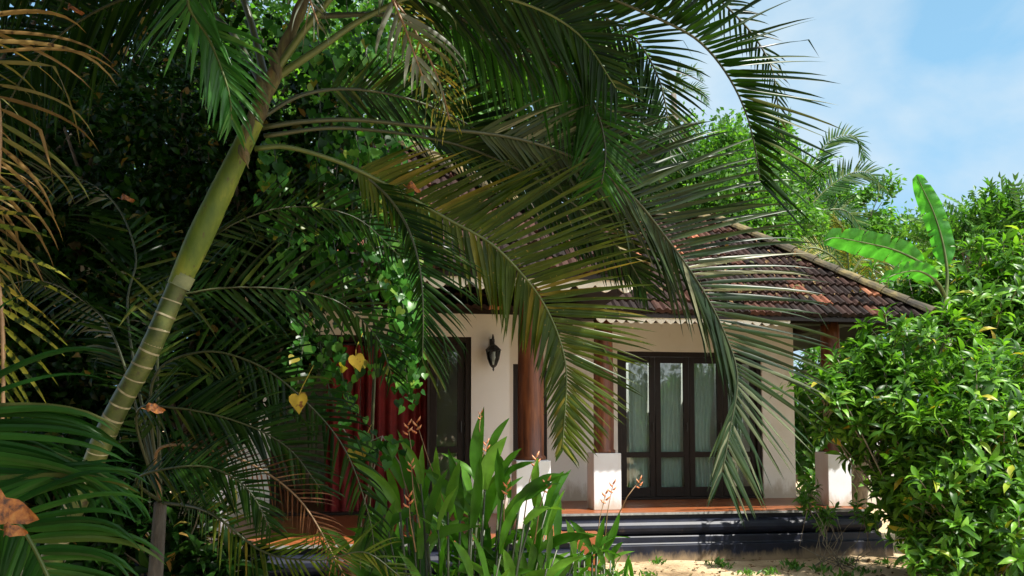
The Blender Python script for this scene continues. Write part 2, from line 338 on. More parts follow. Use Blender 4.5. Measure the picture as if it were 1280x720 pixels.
# --- pedestals and columns
def pedestal(u, v, w=.36, zb=DZ, zt=1.30):
    mb = MB(); h = w/2
    mb.box(u-h, u+h, v, v+w, zb, zt); mb.build('pedestal', M['white'], house, bevel=.008)
    mb = MB()
    mb.lathe(u, v+h, [(zt+.0005, .15), (zt+.03, .15), (zt+.05, .128), (zt+.4, .132), (zt+1.0, .128), (zt+1.6, .12), (3.05, .12)], 28)
    mb.build('column', M['wood_col'], house, smooth=True)
pedestal(hu(759, 0), 0); pedestal(hu(1048, 0), 0, .33)
pedestal(hu(667, -2.14), -2.14, .34, .46); pedestal(hu(251, -2.14), -2.14, .38, .46)
# beams on the columns
mb = MB()
mb.box(-1.1, 3.75, .06, .26, 3.02, 3.2); mb.box(-5.0, -1.0, -2.08, -1.88, 3.03, 3.21)
mb.box(-1.19, -.99, -2.08, VL, 3.06, 3.24); mb.build('beam', M['wood_dark'], house)
mb = MB(); mb.box(3.27, 3.47, .27, 3.8, 3.02, 3.2); mb.build('beam', M['wood_dark'], house)
# --- doors
def door_leaf(name, u0, u1, z0, z1, v, parent, ratio=.30, fr=.085):
    d = MB(); zr = z0+(z1-z0)*ratio; t = .045
    d.box(u0+.004, u0+fr, v, v+t, z0, z1); d.box(u1-fr, u1-.004, v, v+t, z0, z1)
    d.box(u0+fr, u1-fr, v+.001, v+t-.001, z1-fr, z1); d.box(u0+fr, u1-fr, v+.001, v+t-.001, z0, z0+.14)
    d.box(u0+fr, u1-fr, v+.001, v+t-.001, zr-.04, zr+.04)
    o = d.build(name, M['wood_dark'], parent, bevel=.004)
    g = MB(); g.box(u0+fr-.004, u1-fr+.004, v+.02, v+.026, z0+.14-.003, zr-.037); g.box(u0+fr-.004, u1-fr+.004, v+.02, v+.026, zr+.037, z1-fr+.003)
    g.build('glass_pane', M['glass'], o)
    h = MB(); h.tube([(u1-.045, v-.03, z0+.95), (u1-.045, v-.03, z0+1.09)], .009, 8); h.tube([(u1-.045, v-.03, z0+.97), (u1-.045, v, z0+.97)], .006, 6); h.tube([(u1-.045, v-.03, z0+1.07), (u1-.045, v, z0+1.07)], .006, 6)
    h.build('handle', M['iron'], o)
    return o
def door_frame(u0, u1, z1, v, w=.07):
    d = MB(); d.box(u0, u0+w, v, v+.14, DZ, z1); d.box(u1-w, u1, v, v+.14, DZ, z1); d.box(u0+w, u1-w, v+.001, v+.139, z1-w, z1); d.box(u0+w, u1-w, v+.001, v+.139, DZ, DZ+.03)
    return d.build('door_frame', M['wood_dark'], house, bevel=.004)
fr = door_frame(RD0, RD1, RDZ, VR+.03)
cuts = [RD0+.07+(RD1-RD0-.14)*i/4 for i in range(5)]
for i in range(4): door_leaf('door', cuts[i], cuts[i+1], DZ+.035, RDZ-.075, VR+.07, house)
door_frame(SD0, SD1, SDZ, VR+.03); door_leaf('door', SD0+.07, SD1-.07, DZ+.035, SDZ-.075, VR+.07, house, .5, .12)
door_frame(LD0, LD1, LDZ, VL+.03)
door_leaf('door', hu(537, VL), LD1-.075, DZ+.035, LDZ-.075, VL+.07, house, .36, .09)
# --- roofs
def slope(name, c0, e, up, width, poly, parent, tw=.2, ex=.25, raise_=0.0):
    """c0 eave start, e unit eave dir, up unit dir up the slope, poly(s)->(lo,hi) extent along eave at slope distance s"""
    nrm = e.cross(up).normalized()
    if nrm.z < 0: nrm = -nrm
    mb = MB(); s = 0; j = 0; S = width
    prof = [(0, .012), (.12, .030), (.24, .034), (.36, .012), (.5, .004), (.62, .030), (.74, .034), (.86, .012), (1.0, .004)]
    while s < S:
        lo, hi = poly(min(s+.12, S)); 
        a = math.floor(lo/tw)*tw + (tw*.5 if j % 2 else 0)*0
        while a < hi:
            b = a+tw
            if b > lo+.02 and a < hi-.02:
                aa, bb = max(a, lo-.03), min(b, hi+.03)
                if bb-aa > .04:
                    ji = random.uniform(-.008, .008) if random.random() > .06 else random.uniform(-.03, .02); lift = random.uniform(0, .008); V = []
                    for row, (sv, hh) in enumerate(((s-.03+ji, .028), (s-.03+ji, .046), (s+ex+.02, .008))):
                        for q, z in prof:
                            x = aa+(bb-aa)*q*.985
                            V.append(c0+e*x+up*sv+nrm*((z*1.0 if row else z*.6)+hh-(.028 if not row else 0)+lift))
                    k = len(prof)
                    Fc = [(r*k+q, r*k+q+1, (r+1)*k+q+1, (r+1)*k+q) for r in range(2) for q in range(k-1)]
                    mb.add(V, Fc)
            a += tw
        s += ex; j += 1
    o = mb.build(name, M['tile'], parent)
    return o
def hip_roof(u0, u1, v0, v1, axis):
    root_m = MB(); z0 = EZ
    if axis == 'u': h = (v1-v0)/2; A = (u0+h, (v0+v1)/2); B = (u1-h, (v0+v1)/2)
    else: h = (u1-u0)/2; A = ((u0+u1)/2, v0+h); B = ((u0+u1)/2, v1-h)
    zr = z0+h*K
    P = [Vector((u0, v0, z0)), Vector((u1, v0, z0)), Vector((u1, v1, z0)), Vector((u0, v1, z0)), Vector((A[0], A[1], zr)), Vector((B[0], B[1], zr))]
    if axis == 'u': fs = [(0, 1, 5, 4), (1, 2, 5), (2, 3, 4, 5), (3, 0, 4)]
    else: fs = [(0, 1, 4), (1, 2, 5, 4), (2, 3, 5), (3, 0, 4, 5)]
    # boarding under the tiles, 6 cm thick
    lowr = [p-Vector((0, 0, .06)) for p in P]
    root_m.add(P+lowr, fs+[tuple(6+i for i in reversed(f)) for f in fs]+[(0, 6, 7, 1), (1, 7, 8, 2), (2, 8, 9, 3), (3, 9, 6, 0)])
    deck = root_m.build('roof', M['wood_dark'], house)
    cos = 1/math.sqrt(1+K*K); sl = h/cos
    corners = P[:4]
    for i in range(4):
        a, b = corners[i], corners[(i+1) % 4]; e = (b-a).normalized(); wid = (b-a).length
        inn = Vector((-e.y, e.x, 0)); up = (inn*1+Vector((0, 0, K))).normalized()
        slope('tile_course', a, e, up, sl, (lambda s, wid=wid: (s*cos, wid-s*cos)), deck)
    # hip and ridge caps
    def caps(p, q, first):
        d = q-p; n = max(1, round(d.length/.34)); dn = d.normalized(); side = dn.cross(Vector((0, 0, 1))).normalized(); upv = side.cross(dn)
        mb = MB()
        for i in range(n):
            a = p+d*(i/n); b = p+d*((i+1.15)/n) if i < n-1 else q
            ra, rb = .125+random.uniform(-.006, .01), .095; V = []
            for c, r in ((a, ra), (b, rb)):
                for k in range(9):
                    t = math.pi*k/8; V.append(c+side*math.cos(t)*r+upv*(math.sin(t)*r*.8+.01))
            for c, r in ((a, ra-.02), (b, rb-.02)):
                for k in range(9):
                    t = math.pi*k/8; V.append(c+side*math.cos(t)*r+upv*(math.sin(t)*r*.8))
            Fc = [(k, k+1, 10+k, 9+k) for k in range(8)]+[(18+k+1, 18+k, 27+k, 28+k) for k in range(8)]+[(k+1, k, 18+k, 19+k) for k in range(8)]+[(9+k, 10+k, 28+k, 27+k) for k in range(8)]
            mb.add(V, Fc)
        mb.build('ridge_tiles', M['ridge'], deck, smooth=False)
    for (ci, ri) in ((0, 4), (1, 5 if axis == 'u' else 4), (2, 5), (3, 4 if axis == 'u' else 5)):
        off = Vector((0, 0, .045)); caps(P[ci]+off, P[ri]+off, True)
    caps(P[4]+Vector((0, 0, .045)), P[5]+Vector((0, 0, .045)), True)
    return deck
LU0, LU1 = -5.3, -.43
hip_roof(LU0, LU1, -2.85, 5.0, 'v')
hip_roof(-4.2, 4.04, -.70, 4.7, 'u') if False else hip_roof(-3.6, 4.04, -.70, 3.30, 'u')
def valance(u0, u1, v, sw, h=.085):
    n = max(1, round((u1-u0)/sw)); sw = (u1-u0)/n; mb = MB(); top = []; bot = []
    for i in range(n):
        for k in range(8):
            x = u0+sw*(i+k/8); top.append(x); bot.append(EZ-.045-h*.45-h*.55*math.sin(math.pi*(k/8)))
    top.append(u1); bot.append(EZ-.045-h*.45); V = []
    for x, z in zip(top, bot): V += [(x, v, EZ-.02), (x, v, z), (x, v+.018, EZ-.02), (x, v+.018, z)]
    Fc = []
    for i in range(len(top)-1):
        a = i*4; b = a+4; Fc += [(a, a+1, b+1, b), (a+3, a+2, b+2, b+3), (a+1, a+3, b+3, b+1), (a+2, a, b, b+2)]
    mb.add(V, Fc); mb.build('scalloped_valance', M['valance'], house)
valance(LU0+.1, LU1-.06, -2.83, .19, .12); valance(LU1+.12, hu(990, -.68), -.68, .125, .085)
# --- curtains (hang behind the doors)
def curtain(u0, u1, v, z0, z1, mat, label, waves, amp=.03, pinch=None):
    o = empty('curtain', house.matrix_world @ Vector((0, 0, 0)), 0, label, 'curtain', 'curtains behind the veranda doors'); o.location = HO; o.rotation_euler = (0, 0, AL)
    mb = MB(); n = max(24, int(waves*10)); rows = 10; V = []
    for j in range(rows+1):
        t = j/rows; z = z0+(z1-z0)*t
        for i in range(n+1):
            s = i/n; w = 1-(pinch*math.exp(-((t-.45)/.25)**2) if pinch else 0)
            x = u0+(u1-u0)*(s*w)
            V.append((x, v+amp*math.sin(2*math.pi*waves*s+.6*math.sin(5*s))*(.8+.3*math.sin(7*s+2*t)), z))
    Fc = [(j*(n+1)+i, j*(n+1)+i+1, (j+1)*(n+1)+i+1, (j+1)*(n+1)+i) for j in range(rows) for i in range(n)]
    mb.add(V, Fc); b = mb.build('curtain_cloth', mat, o, smooth=True)
    r = MB(); r.tube([(u0-.05, v, z1+.015), (u1+.05, v, z1+.015)], .012, 8); r.build('curtain_rod', M['iron'], o)
WC = 'pale sheer curtain hanging behind the %s pane of the four leaf glass door'
cw = (cuts[1]-cuts[0])
for i, nm in enumerate(('leftmost', 'second', 'third', 'rightmost')):
    curtain(cuts[i]+(.17 if i == 0 else .07), cuts[i+1]-(.14 if i == 3 else .06), VR+.24, DZ+.02, RDZ-.12, M['curtain_white'], WC % nm, (3, 6, 6, 3)[i], .026, .22 if i == 2 else .06)
curtain(hu(408, VL+.28), hu(450, VL+.28), VL+.28, DZ+.02, LDZ-.1, M['curtain_red'], 'dark red curtain gathered at the left side of the open veranda doorway', 3, .05)
curtain(hu(451, VL+.28), hu(534, VL+.28), VL+.28, DZ+.02, LDZ-.1, M['curtain_red'], 'wide dark red curtain beside the dark glazed door leaf', 6, .05)
# --- wall lantern
def lantern():
    u = hu(615, VL); z = hz(615, 450, VL); t = empty('wall_lantern', (0, 0, 0), 0, 'small black carriage lantern fixed on the cream wall beside the door', 'lantern')
    t.location = HO; t.rotation_euler = (0, 0, AL); v = VL-.14
    m = MB(); m.lathe(u, v, [(z+.10, .085), (z+.105, .10), (z+.12, .09), (z+.16, .05), (z+.18, .018), (z+.21, .015), (z+.22, .02), (z+.235, .006)], 8); m.build('lantern_cap', M['iron'], t)
    g = MB(); g.lathe(u, v, [(z-.075, .035), (z+.0, .065), (z+.10, .082)], 6); g.build('lantern_glass', M['glass'], t)
    m = MB()
    for k in range(6):
        a = 2*math.pi*k/6; c, s_ = math.cos(a), math.sin(a)
        m.tube([(u+.036*c, v+.036*s_, z-.078), (u+.067*c, v+.067*s_, z), (u+.085*c, v+.085*s_, z+.102)], .007, 5)
    m.lathe(u, v, [(z-.15, .004), (z-.13, .012), (z-.11, .01), (z-.095, .03), (z-.078, .042)], 8)
    m.build('lantern_cage', M['iron'], t)
    m = MB(); m.tube([(u, v, z+.22), (u, v-.0, z+.27), (u, v+.05, z+.30), (u, VL-.02, z+.24), (u, VL-.012, z+.16)], .010, 8)
    m.box(u-.03, u+.03, VL-.014, VL-.0015, z+.06, z+.26); m.build('bracket', M['iron'], t)
    b = MB(); b.lathe(u, v, [(z-.03, .015), (z+.02, .028), (z+.06, .02), (z+.09, .012)], 10); b.build('bulb', M['white'], t, smooth=True)
lantern()

# ------------------------------------------------------------------ foliage generators
def scatter_mesh(name, tv, tf, P, X, Nn, S, mat, parent=None, smooth=False, yscale=None):
    """copies of a leaf template (tv: k x 3, x along leaf, y across, z up) as one mesh. P,X,Nn: n x 3, S: n"""
    X = X/np.linalg.norm(X, axis=1, keepdims=True)
    Y = np.cross(Nn, X); ny = np.linalg.norm(Y, axis=1, keepdims=True); ny[ny < 1e-6] = 1; Y = Y/ny
    Z = np.cross(X, Y); tv = np.asarray(tv, float); n = len(P); k = len(tv)
    ys = np.ones(n) if yscale is None else yscale
    V = (P[:, None, :] + S[:, None, None]*(tv[None, :, 0:1]*X[:, None, :] + (tv[None, :, 1:2]*ys[:, None, None])*Y[:, None, :] + tv[None, :, 2:3]*Z[:, None, :])).reshape(-1, 3)
    me = bpy.data.meshes.new(name)
    lens = np.array([len(f) for f in tf]); flat = np.concatenate([np.array(f) for f in tf])
    loops = (flat[None, :] + (np.arange(n)*k)[:, None]).ravel()
    tot = np.tile(lens, n); start = np.concatenate([[0], np.cumsum(tot)[:-1]])
    me.vertices.add(n*k); me.vertices.foreach_set('co', V.ravel())
    me.loops.add(len(loops)); me.loops.foreach_set('vertex_index', loops.astype(np.int32))
    me.polygons.add(len(tot)); me.polygons.foreach_set('loop_start', start.astype(np.int32)); me.polygons.foreach_set('loop_total', tot.astype(np.int32))
    me.update(calc_edges=True); me.validate()
    return link_mesh(name, me, mat, parent, smooth, local=False)
def strip_template(stations, fold=.25, arch=.15):
    """stations: (x, halfwidth); pointed ends have halfwidth 0"""
    tv = []; idx = []
    for x, w in stations:
        z = arch*(x*1.0)*(1-x)*2 - arch*.8*x*x
        if w == 0: tv.append((x, 0, z)); idx.append((len(tv)-1,))
        else:
            tv += [(x, w, z+fold*w), (x, 0, z), (x, -w, z+fold*w)]; idx.append((len(tv)-3, len(tv)-2, len(tv)-1))
    tf = []
    for a, b in zip(idx[:-1], idx[1:]):
        if len(a) == 1 and len(b) == 3: tf += [(a[0], b[1], b[0]), (a[0], b[2], b[1])]
        elif len(a) == 3 and len(b) == 3: tf += [(a[0], a[1], b[1], b[0]), (a[1], a[2], b[2], b[1])]
        elif len(a) == 3: tf += [(a[0], a[1], b[0]), (a[1], a[2], b[0])]
        else: tf.append((a[0], b[0], b[0]))
    return tv, tf
KITE = ([(0, 0, 0), (.45, .27, .06), (1, 0, -.08), (.45, -.27, .06)], [(0, 2, 1), (0, 3, 2)])
OVAL = strip_template([(0, 0), (.25, .22), (.6, .27), (1, 0)], .3, .2)
LANCE = strip_template([(0, 0), (.2, .07), (.45, .15), (.7, .125), (1, 0)], .35, .25)
HEART = ([(.13, 0, 0), (.0, .13, .05), (.02, .30, .09), (.15, .43, .10), (.36, .44, .06), (.58, .31, .0), (.8, .13, -.08), (1, 0, -.18),
          (.8, -.13, -.08), (.58, -.31, .0), (.36, -.44, .06), (.15, -.43, .10), (.02, -.30, .09), (.0, -.13, .05), (.36, 0, -.01), (.58, 0, -.05), (.8, 0, -.10)],
         [(0, 1, 2), (0, 2, 3), (0, 3, 4, 14), (14, 4, 5, 15), (15, 5, 6, 16), (16, 6, 7), (0, 12, 13), (0, 11, 12), (0, 14, 10, 11), (14, 15, 9, 10), (15, 16, 8, 9), (16, 7, 8)])
def pinnate_template(n=6):
    tv = []; tf = []
    def leaf(b, d, l):
        d = Vector(d).normalized(); s = Vector((-d.y, d.x, 0)); b = Vector(b); i = len(tv)
        for q in (b, b+d*l*.5+s*l*.2+Vector((0, 0, .02)), b+d*l-Vector((0, 0, l*.25)), b+d*l*.5-s*l*.2+Vector((0, 0, .02))): tv.append(tuple(q))
        tf.extend([(i, i+2, i+1), (i, i+3, i+2)])
    for k in range(n):
        x = .15+.8*k/n; z = -.25*x*x
        leaf((x, .01, z), (.5, 1, 0), .34*(1-.4*abs(x-.5))); leaf((x, -.01, z), (.5, -1, 0), .34*(1-.4*abs(x-.5)))
    leaf((.93, 0, -.22), (1, 0, 0), .3); return tv, tf
PINN = pinnate_template()
def unit(n):
    v = rng.normal(size=(n, 3)); return v/np.linalg.norm(v, axis=1, keepdims=True)
def reseed(label):
    global rng
    k = sum((i+1)*ord(c) for i, c in enumerate(label)) % 99991; rng = np.random.default_rng(k); random.seed(k)
def lobes_points(lobes, n, clumps=60, cr=.22, shell=.55):
    """points gathered in small clumps that sit mostly towards the outside of the lobes"""
    w = np.array([max(l[1])**2 if hasattr(l[1], '__len__') else l[1]**2 for l in lobes], float); w /= w.sum()
    P = []; O = []
    for l, wi in zip(lobes, w):
        c = np.array(l[0], float); r = np.array(l[1] if hasattr(l[1], '__len__') else (l[1],)*3, float)
        nc = max(4, int(clumps*wi)); nl = int(n*wi)
        d = unit(nc); rad = rng.uniform(shell, 1.05, (nc, 1))**.6; cc = d*rad
        cc *= 1+.18*np.sin(3*d[:, :1]*4+c[0])*np.cos(d[:, 2:3]*5+c[2])
        k = rng.integers(0, nc, nl); off = rng.normal(size=(nl, 3))*cr*rng.uniform(.5, 1.3, (nc, 1))[k]
        q = cc[k]+off; P.append(c+q*r); O.append(q)
    return np.concatenate(P), np.concatenate(O)
def foliage(name, lobes, n, size, mat, parent, template=KITE, clumps=60, cr=.22, droop=.3, shell=.55, updir=.5, zmin=None, keep=None):
    P, O = lobes_points(lobes, n, clumps, cr, shell)
    if zmin is not None: m = P[:, 2] > zmin; P = P[m]; O = O[m]
    if keep is not None: m = keep(P); P = P[m]; O = O[m]
    n = len(P); X = unit(n)+O*.8+np.array([0, 0, -droop]); Nn = unit(n)*.8+np.array([0, 0, updir])+O*.35
    S = size*rng.uniform(.6, 1.3, n)
    return scatter_mesh(name, template[0], template[1], P, X, Nn, S, mat, parent)
def limb_path(a, b, n=5, wob=.08, sag=0):
    a = Vector(a); b = Vector(b); Ln = (b-a).length; pts = []
    for i in range(n+1):
        t = i/n; p = a.lerp(b, t); j = 0 if i in (0, n) else 1
        pts.append(p+Vector((random.uniform(-1, 1), random.uniform(-1, 1), random.uniform(-1, 1)))*wob*Ln*j*.5+Vector((0, 0, sag*Ln*math.sin(math.pi*t))))
    return pts
def tree(name, base, lobes, n, size, mat, label, cat='tree', group=None, template=KITE, r0=.12, bark='bark', clumps=60, cr=.22, droop=.3, fork=.45, shell=.55, keep=None, updir=.5):
    reseed(label); t = empty(name, base, 0, label, cat, group); base = Vector(base)
    c = sum((Vector(l[0]) for l in lobes), Vector())/len(lobes); f = base.lerp(c, fork); f.x = base.x+(c.x-base.x)*.3; f.y = base.y+(c.y-base.y)*.3
    mb = MB(); p = limb_path(base-Vector((0, 0, .1)), f, 6, .06); mb.tube(p, [r0*(1.25-.5*i/6) for i in range(7)], 10)
    mb.build('trunk', M[bark], t, smooth=True, local=False)
    mb = MB()
    for l in lobes:
        q = Vector(l[0]); rr = l[1] if hasattr(l[1], '__len__') else (l[1],)*3
        mb.tube(limb_path(f, q, 5, .12), [r0*.55*(1-.7*i/5) for i in range(6)], 7)
        for k in range(6):
            d = Vector(unit(1)[0]); d.z = abs(d.z)*.8-.1; e = q+Vector((d.x*rr[0], d.y*rr[1], d.z*rr[2]))*.9
            mb.tube(limb_path(f.lerp(q, random.uniform(.5, .95)), e, 4, .15), [r0*.22*(1-.8*i/4)+.004 for i in range(5)], 5)
    mb.build('branches', M[bark], t, smooth=True, local=False)
    foliage('crown', lobes, n, size, mat, t, template, clumps, cr, droop, shell, updir, keep=keep)
    return t

def catmull(P, m):
    P = [Vector(p) for p in P]; Q = [P[0]*2-P[1]]+P+[P[-1]*2-P[-2]]; out_ = []
    for i in range(len(P)-1):
        for k in range(8):
            t = k/8; a, b, c, d = Q[i:i+4]
            out_.append(.5*((2*b)+(-a+c)*t+(2*a-5*b+4*c-d)*t*t+(-a+3*b-3*c+d)*t**3))
    out_.append(P[-1])
    L_ = [0]
    for i in range(1, len(out_)): L_.append(L_[-1]+(out_[i]-out_[i-1]).length)
    T = L_[-1]; res = []; j = 0
    for k in range(m):
        s = T*k/(m-1)
        while j < len(L_)-2 and L_[j+1] < s: j += 1
        t = (s-L_[j])/max(1e-9, L_[j+1]-L_[j]); res.append(out_[j].lerp(out_[j+1], t))
    return res, T
def frond(parent, pts, A, B, n=55, LA=.5, LB=.5, w=.022, droop=.5, ang=(70, 28), s0=.12, mat='palm', rach='petiole', r=(.014, .003), tipk=.35,
          fold=.35, name='frond', wind=0, jit=.14, curl=0, breaks=.07, miss=.035, seg=6, pw=.6, label=None, angB=None, cs=((1, -1), (0, 0), (-1, -1))):
    """feather leaf: midrib through pts (world), leaflets on side A and side B (world side vectors, may be (base,tip) pairs)"""
    path, T = catmull(pts, 60); V = []; Fc = []
    def lerpv(a, s):
        if isinstance(a[0], (tuple, list, Vector)): return Vector(a[0]).lerp(Vector(a[1]), s)
        return Vector(a)
    G = Vector((0, 0, -1))
    for side, Ls in ((A, LA), (B, LB)):
        if side is None or Ls == 0: continue
        for i in range(n):
            if random.random() < miss: continue
            q = (i+random.uniform(-.2, .2))/(n-1); q = min(max(q, 0), 1); s = s0+(1-s0)*q
            f = s*59; j = min(58, int(f)); p = path[j].lerp(path[j+1], f-j); t = (path[j+1]-path[max(0, j-1)]).normalized()
            S_ = lerpv(side, s); S_ = S_-t*S_.dot(t)
            if S_.length < 1e-4: continue
            S_.normalize()
            env = min(1, .45+1.6*q)*(1-(1-tipk)*max(0, (q-.35)/.65)**1.6)
            Lf = Ls*env*random.uniform(1-jit, 1+jit*.6); aa_ = angB if (side is B and angB) else ang; a = R((np.interp(q, (0, .5, 1), aa_) if len(aa_) == 3 else aa_[0]+(aa_[1]-aa_[0])*q)+random.uniform(-4, 4))
            d = (t*math.cos(a)+S_*math.sin(a)).normalized()
            nn = t.cross(S_).normalized()
            if nn.z < 0: nn = -nn
            d = (d+nn*random.uniform(-.10, .10)).normalized()
            dr = droop*random.uniform(.7, 1.35); brk = random.randint(2, seg-2) if random.random() < breaks else -1
            pos = p.copy(); st = Lf/seg; base = len(V)
            tw = random.gauss(0, .55)
            ww = w*random.uniform(.8, 1.15)*(.55+.45*env)
            for k in range(seg+1):
                x = k/seg
                wd = ww*(min(1, .35+x*5))*(1-x)**pw if k < seg else 0
                wv = t-d*t.dot(d)
                wv = wv.normalized() if wv.length > 1e-3 else nn
                nv = d.cross(wv).normalized()
                if nv.dot(nn) < 0: nv = -nv
                ct_, st_ = math.cos(tw*x), math.sin(tw*x); wv, nv = wv*ct_+nv*st_, nv*ct_-wv*st_
                if k < seg: V += [pos+wv*wd*.5*c_+nv*wd*.5*fold*h_ for c_, h_ in cs]
                else: V.append(pos)
                pos = pos+d*st
                d = d+G*dr*(.12+2.2*x**2.2)*(1/seg)*1.5+nn*curl/seg
                if k == brk: d = d+G*1.6
                d.normalize()
            nc = len(cs)
            for k in range(seg-1):
                b_ = base+k*nc; Fc += [(b_+c_, b_+c_+1, b_+c_+nc+1, b_+c_+nc) for c_ in range(nc-1)]
            b_ = base+(seg-1)*nc; Fc += [(b_+c_, b_+c_+1, b_+nc) for c_ in range(nc-1)]
    mb = MB(); mb.v = [tuple(v) for v in V]; mb.f = Fc; mb.m = [0]*len(Fc)
    o = mb.build(name, M[mat], parent, smooth=True, local=False)
    if label: o['label'] = label
    rb = MB(); rb.tube(path, [r[0]+(r[1]-r[0])*(k/59)**.7 for k in range(60)], 7)
    rb.build('midrib', M[rach], o, smooth=True, local=False)
    return o

# ------------------------------------------------------------------ leaning palm in front (trunk, crown shaft and its big fronds)
tp = [at(60, 715, 3.15), at(100, 620, 3.1), at(140, 525, 3.05), at(186, 440, 3.0), at(222, 358, 3.0), at(252, 292, 3.0), at(285, 222, 3.0), at(318, 152, 3.0), at(345, 88, 3.0), at(372, 20, 3.0), at(400, -50, 3.0)]
base = Vector((tp[0].x-.28, tp[0].y+.05, 0))
palm = empty('leaning_palm', base, 0, 'leaning palm with green ringed trunk and huge arching fronds across the view', 'palm tree')
path, T = catmull([base-Vector((0, 0, .1))]+tp[:5], 80)
mb = MB(); rings = []
rad = []
for k in range(80):
    x = k/79; rr = .046-.008*x; ph = (x*T/.058) % 1
    rad.append(rr*(1+.05*max(0, 1-ph*5)))
mb.tube(path, rad, 20, cap=False)
def trunk_mat():
    m, nt, p, o = newmat('palm_trunk_green')
    n = noise(nt, 7, 8, .7); r = ramp(nt, [(.3, (.018, .032, .008)), (.5, (.05, .075, .014)), (.68, (.12, .13, .03)), (.8, (.20, .18, .10))]); nt.links.new(n.outputs[0], r.inputs[0])
    n2 = noise(nt, 22, 5, .7); r2 = ramp(nt, [(.56, (0, 0, 0)), (.68, (1, 1, 1))]); nt.links.new(n2.outputs[0], r2.inputs[0])
    mx = nt.nodes.new('ShaderNodeMix'); mx.data_type = 'RGBA'; nt.links.new(r2.outputs[0], mx.inputs['Factor']); nt.links.new(r.outputs[0], mx.inputs['A']); mx.inputs['B'].default_value = (.03, .022, .012, 1)
    nt.links.new(mx.outputs['Result'], p.inputs['Base Color']); p.inputs['Roughness'].default_value = .45; bump(nt, p, n2.outputs[0], .25, .004); return m
M['ptrunk'] = trunk_mat()
M['ring'] = noisy('leaf_scar', [(.3, (.16, .14, .07)), (.7, (.34, .32, .2))], 30, .7, .2, .003)
def shaft_mat():
    m, nt, p, o = newmat('crownshaft')
    n = noise(nt, 6, 6, .65, vscale=(1.6, 1.6, .5)); r = ramp(nt, [(.3, (.04, .08, .009)), (.5, (.095, .14, .015)), (.66, (.20, .22, .028)), (.8, (.22, .15, .04))]); nt.links.new(n.outputs[0], r.inputs[0])
    n2 = noise(nt, 34, 7, .75, vscale=(1, 1, .45)); r2 = ramp(nt, [(.58, (0, 0, 0)), (.64, (1, 1, 1))]); nt.links.new(n2.outputs[0], r2.inputs[0])
    mx = nt.nodes.new('ShaderNodeMix'); mx.data_type = 'RGBA'; nt.links.new(r2.outputs[0], mx.inputs['Factor']); nt.links.new(r.outputs[0], mx.inputs['A']); mx.inputs['B'].default_value = (.06, .05, .02, 1)
    nt.links.new(mx.outputs['Result'], p.inputs['Base Color']); p.inputs['Roughness'].default_value = .5; p.inputs['Specular IOR Level'].default_value = .3; bump(nt, p, n2.outputs[0], .35, .004); return m
M['shaft'] = shaft_mat()
zz = 4
for k in range(6, 79):
    if int((k/79*T)/.058) != int(((k-1)/79*T)/.058):
        t = (path[min(79, k+1)]-path[k-1]).normalized(); p = path[k]; rr = (.046-.008*k/79)*1.045
        tl = t + Vector((random.uniform(-.22, .22), random.uniform(-.1, .1), random.uniform(-.16, .16)))
        hw = random.uniform(.0015, .0045); mb.tube([p-tl.normalized()*hw, p+tl.normalized()*hw], [rr, rr*.985], 20, cap=False, m=1)
mb.build('trunk', [M['ptrunk'], M['ring']], palm, smooth=True, local=False)
path, T = catmull(tp[4:8], 30)
mb = MB(); prof_r = [.0405, .043, .0455, .0475, .0485, .0485, .0475, .0455, .0455, .043, .041, .0395, .038, .037, .036]
mb.tube(path, [prof_r[min(14, k//2)] for k in range(30)], 20, cap=False)
mb.build('crown_shaft', M['shaft'], palm, smooth=True, local=False)
mb = MB(); a_ = at(231, 343, 3.0); b_ = at(224, 357, 3.0); mb.tube([a_, b_], [.0425, .042], 20, cap=False); mb.tube([b_, b_.lerp(a_, -.08)], [.0425, .044], 20, cap=False)
M['band'] = noisy('pale_band', [(.3, (.10, .13, .06)), (.7, (.22, .25, .13))], 16, .6, .2, .003); mb.build('sheath_scar_band', M['band'], palm, smooth=True, local=False)
path, T = catmull(tp[7:], 24)
mb = MB(); mb.tube(path, [.032-.014*k/23+.004*math.sin(k*1.3) for k in range(24)], 12)
M['sheath'] = noisy('dry_sheath', [(.36, (.018, .012, .006)), (.48, (.06, .05, .018)), (.56, (.09, .09, .025)), (.64, (.20, .13, .06)), (.74, (.36, .32, .22))], 9, .8, .6, .008, vscale=(2, 2, .45), detail=9)
mb.build('upper_stem', M['sheath'], palm, smooth=True, local=False)
# leaf-sheath flaps clinging to the stem
mb = MB()
for (px, py, dx, dy) in ((322, 95, 12, 45), (312, 140, -6, 38), (338, 60, 10, 40), (300, 180, 10, 30)):
    a = at(px, py, 2.93); b = at(px+dx, py+dy, 2.90); c = at(px+18, py+dy*.5, 2.91)
    n_ = 6; V = []
    for i in range(n_+1):
        t = i/n_; m_ = a.lerp(b, t); wdt = .022*math.sin(math.pi*min(1, t+.15)); V += [m_+Vector((-wdt, .012, 0)), m_+Vector((0, -.012*math.sin(3*t), 0)), m_+Vector((wdt, .014, 0))]
    mb.add(V, [(i*3+k, i*3+k+1, i*3+k+4, i*3+k+3) for i in range(n_) for k in range(2)])
mb.build('sheath_flaps', M['sheath'], palm, smooth=True, local=False)

def pts(*a): return [at(*q) for q in a]
R_, L_, U_, D_ = (1, 0, 0), (-1, 0, 0), (0, 0, 1), (0, 0, -1)
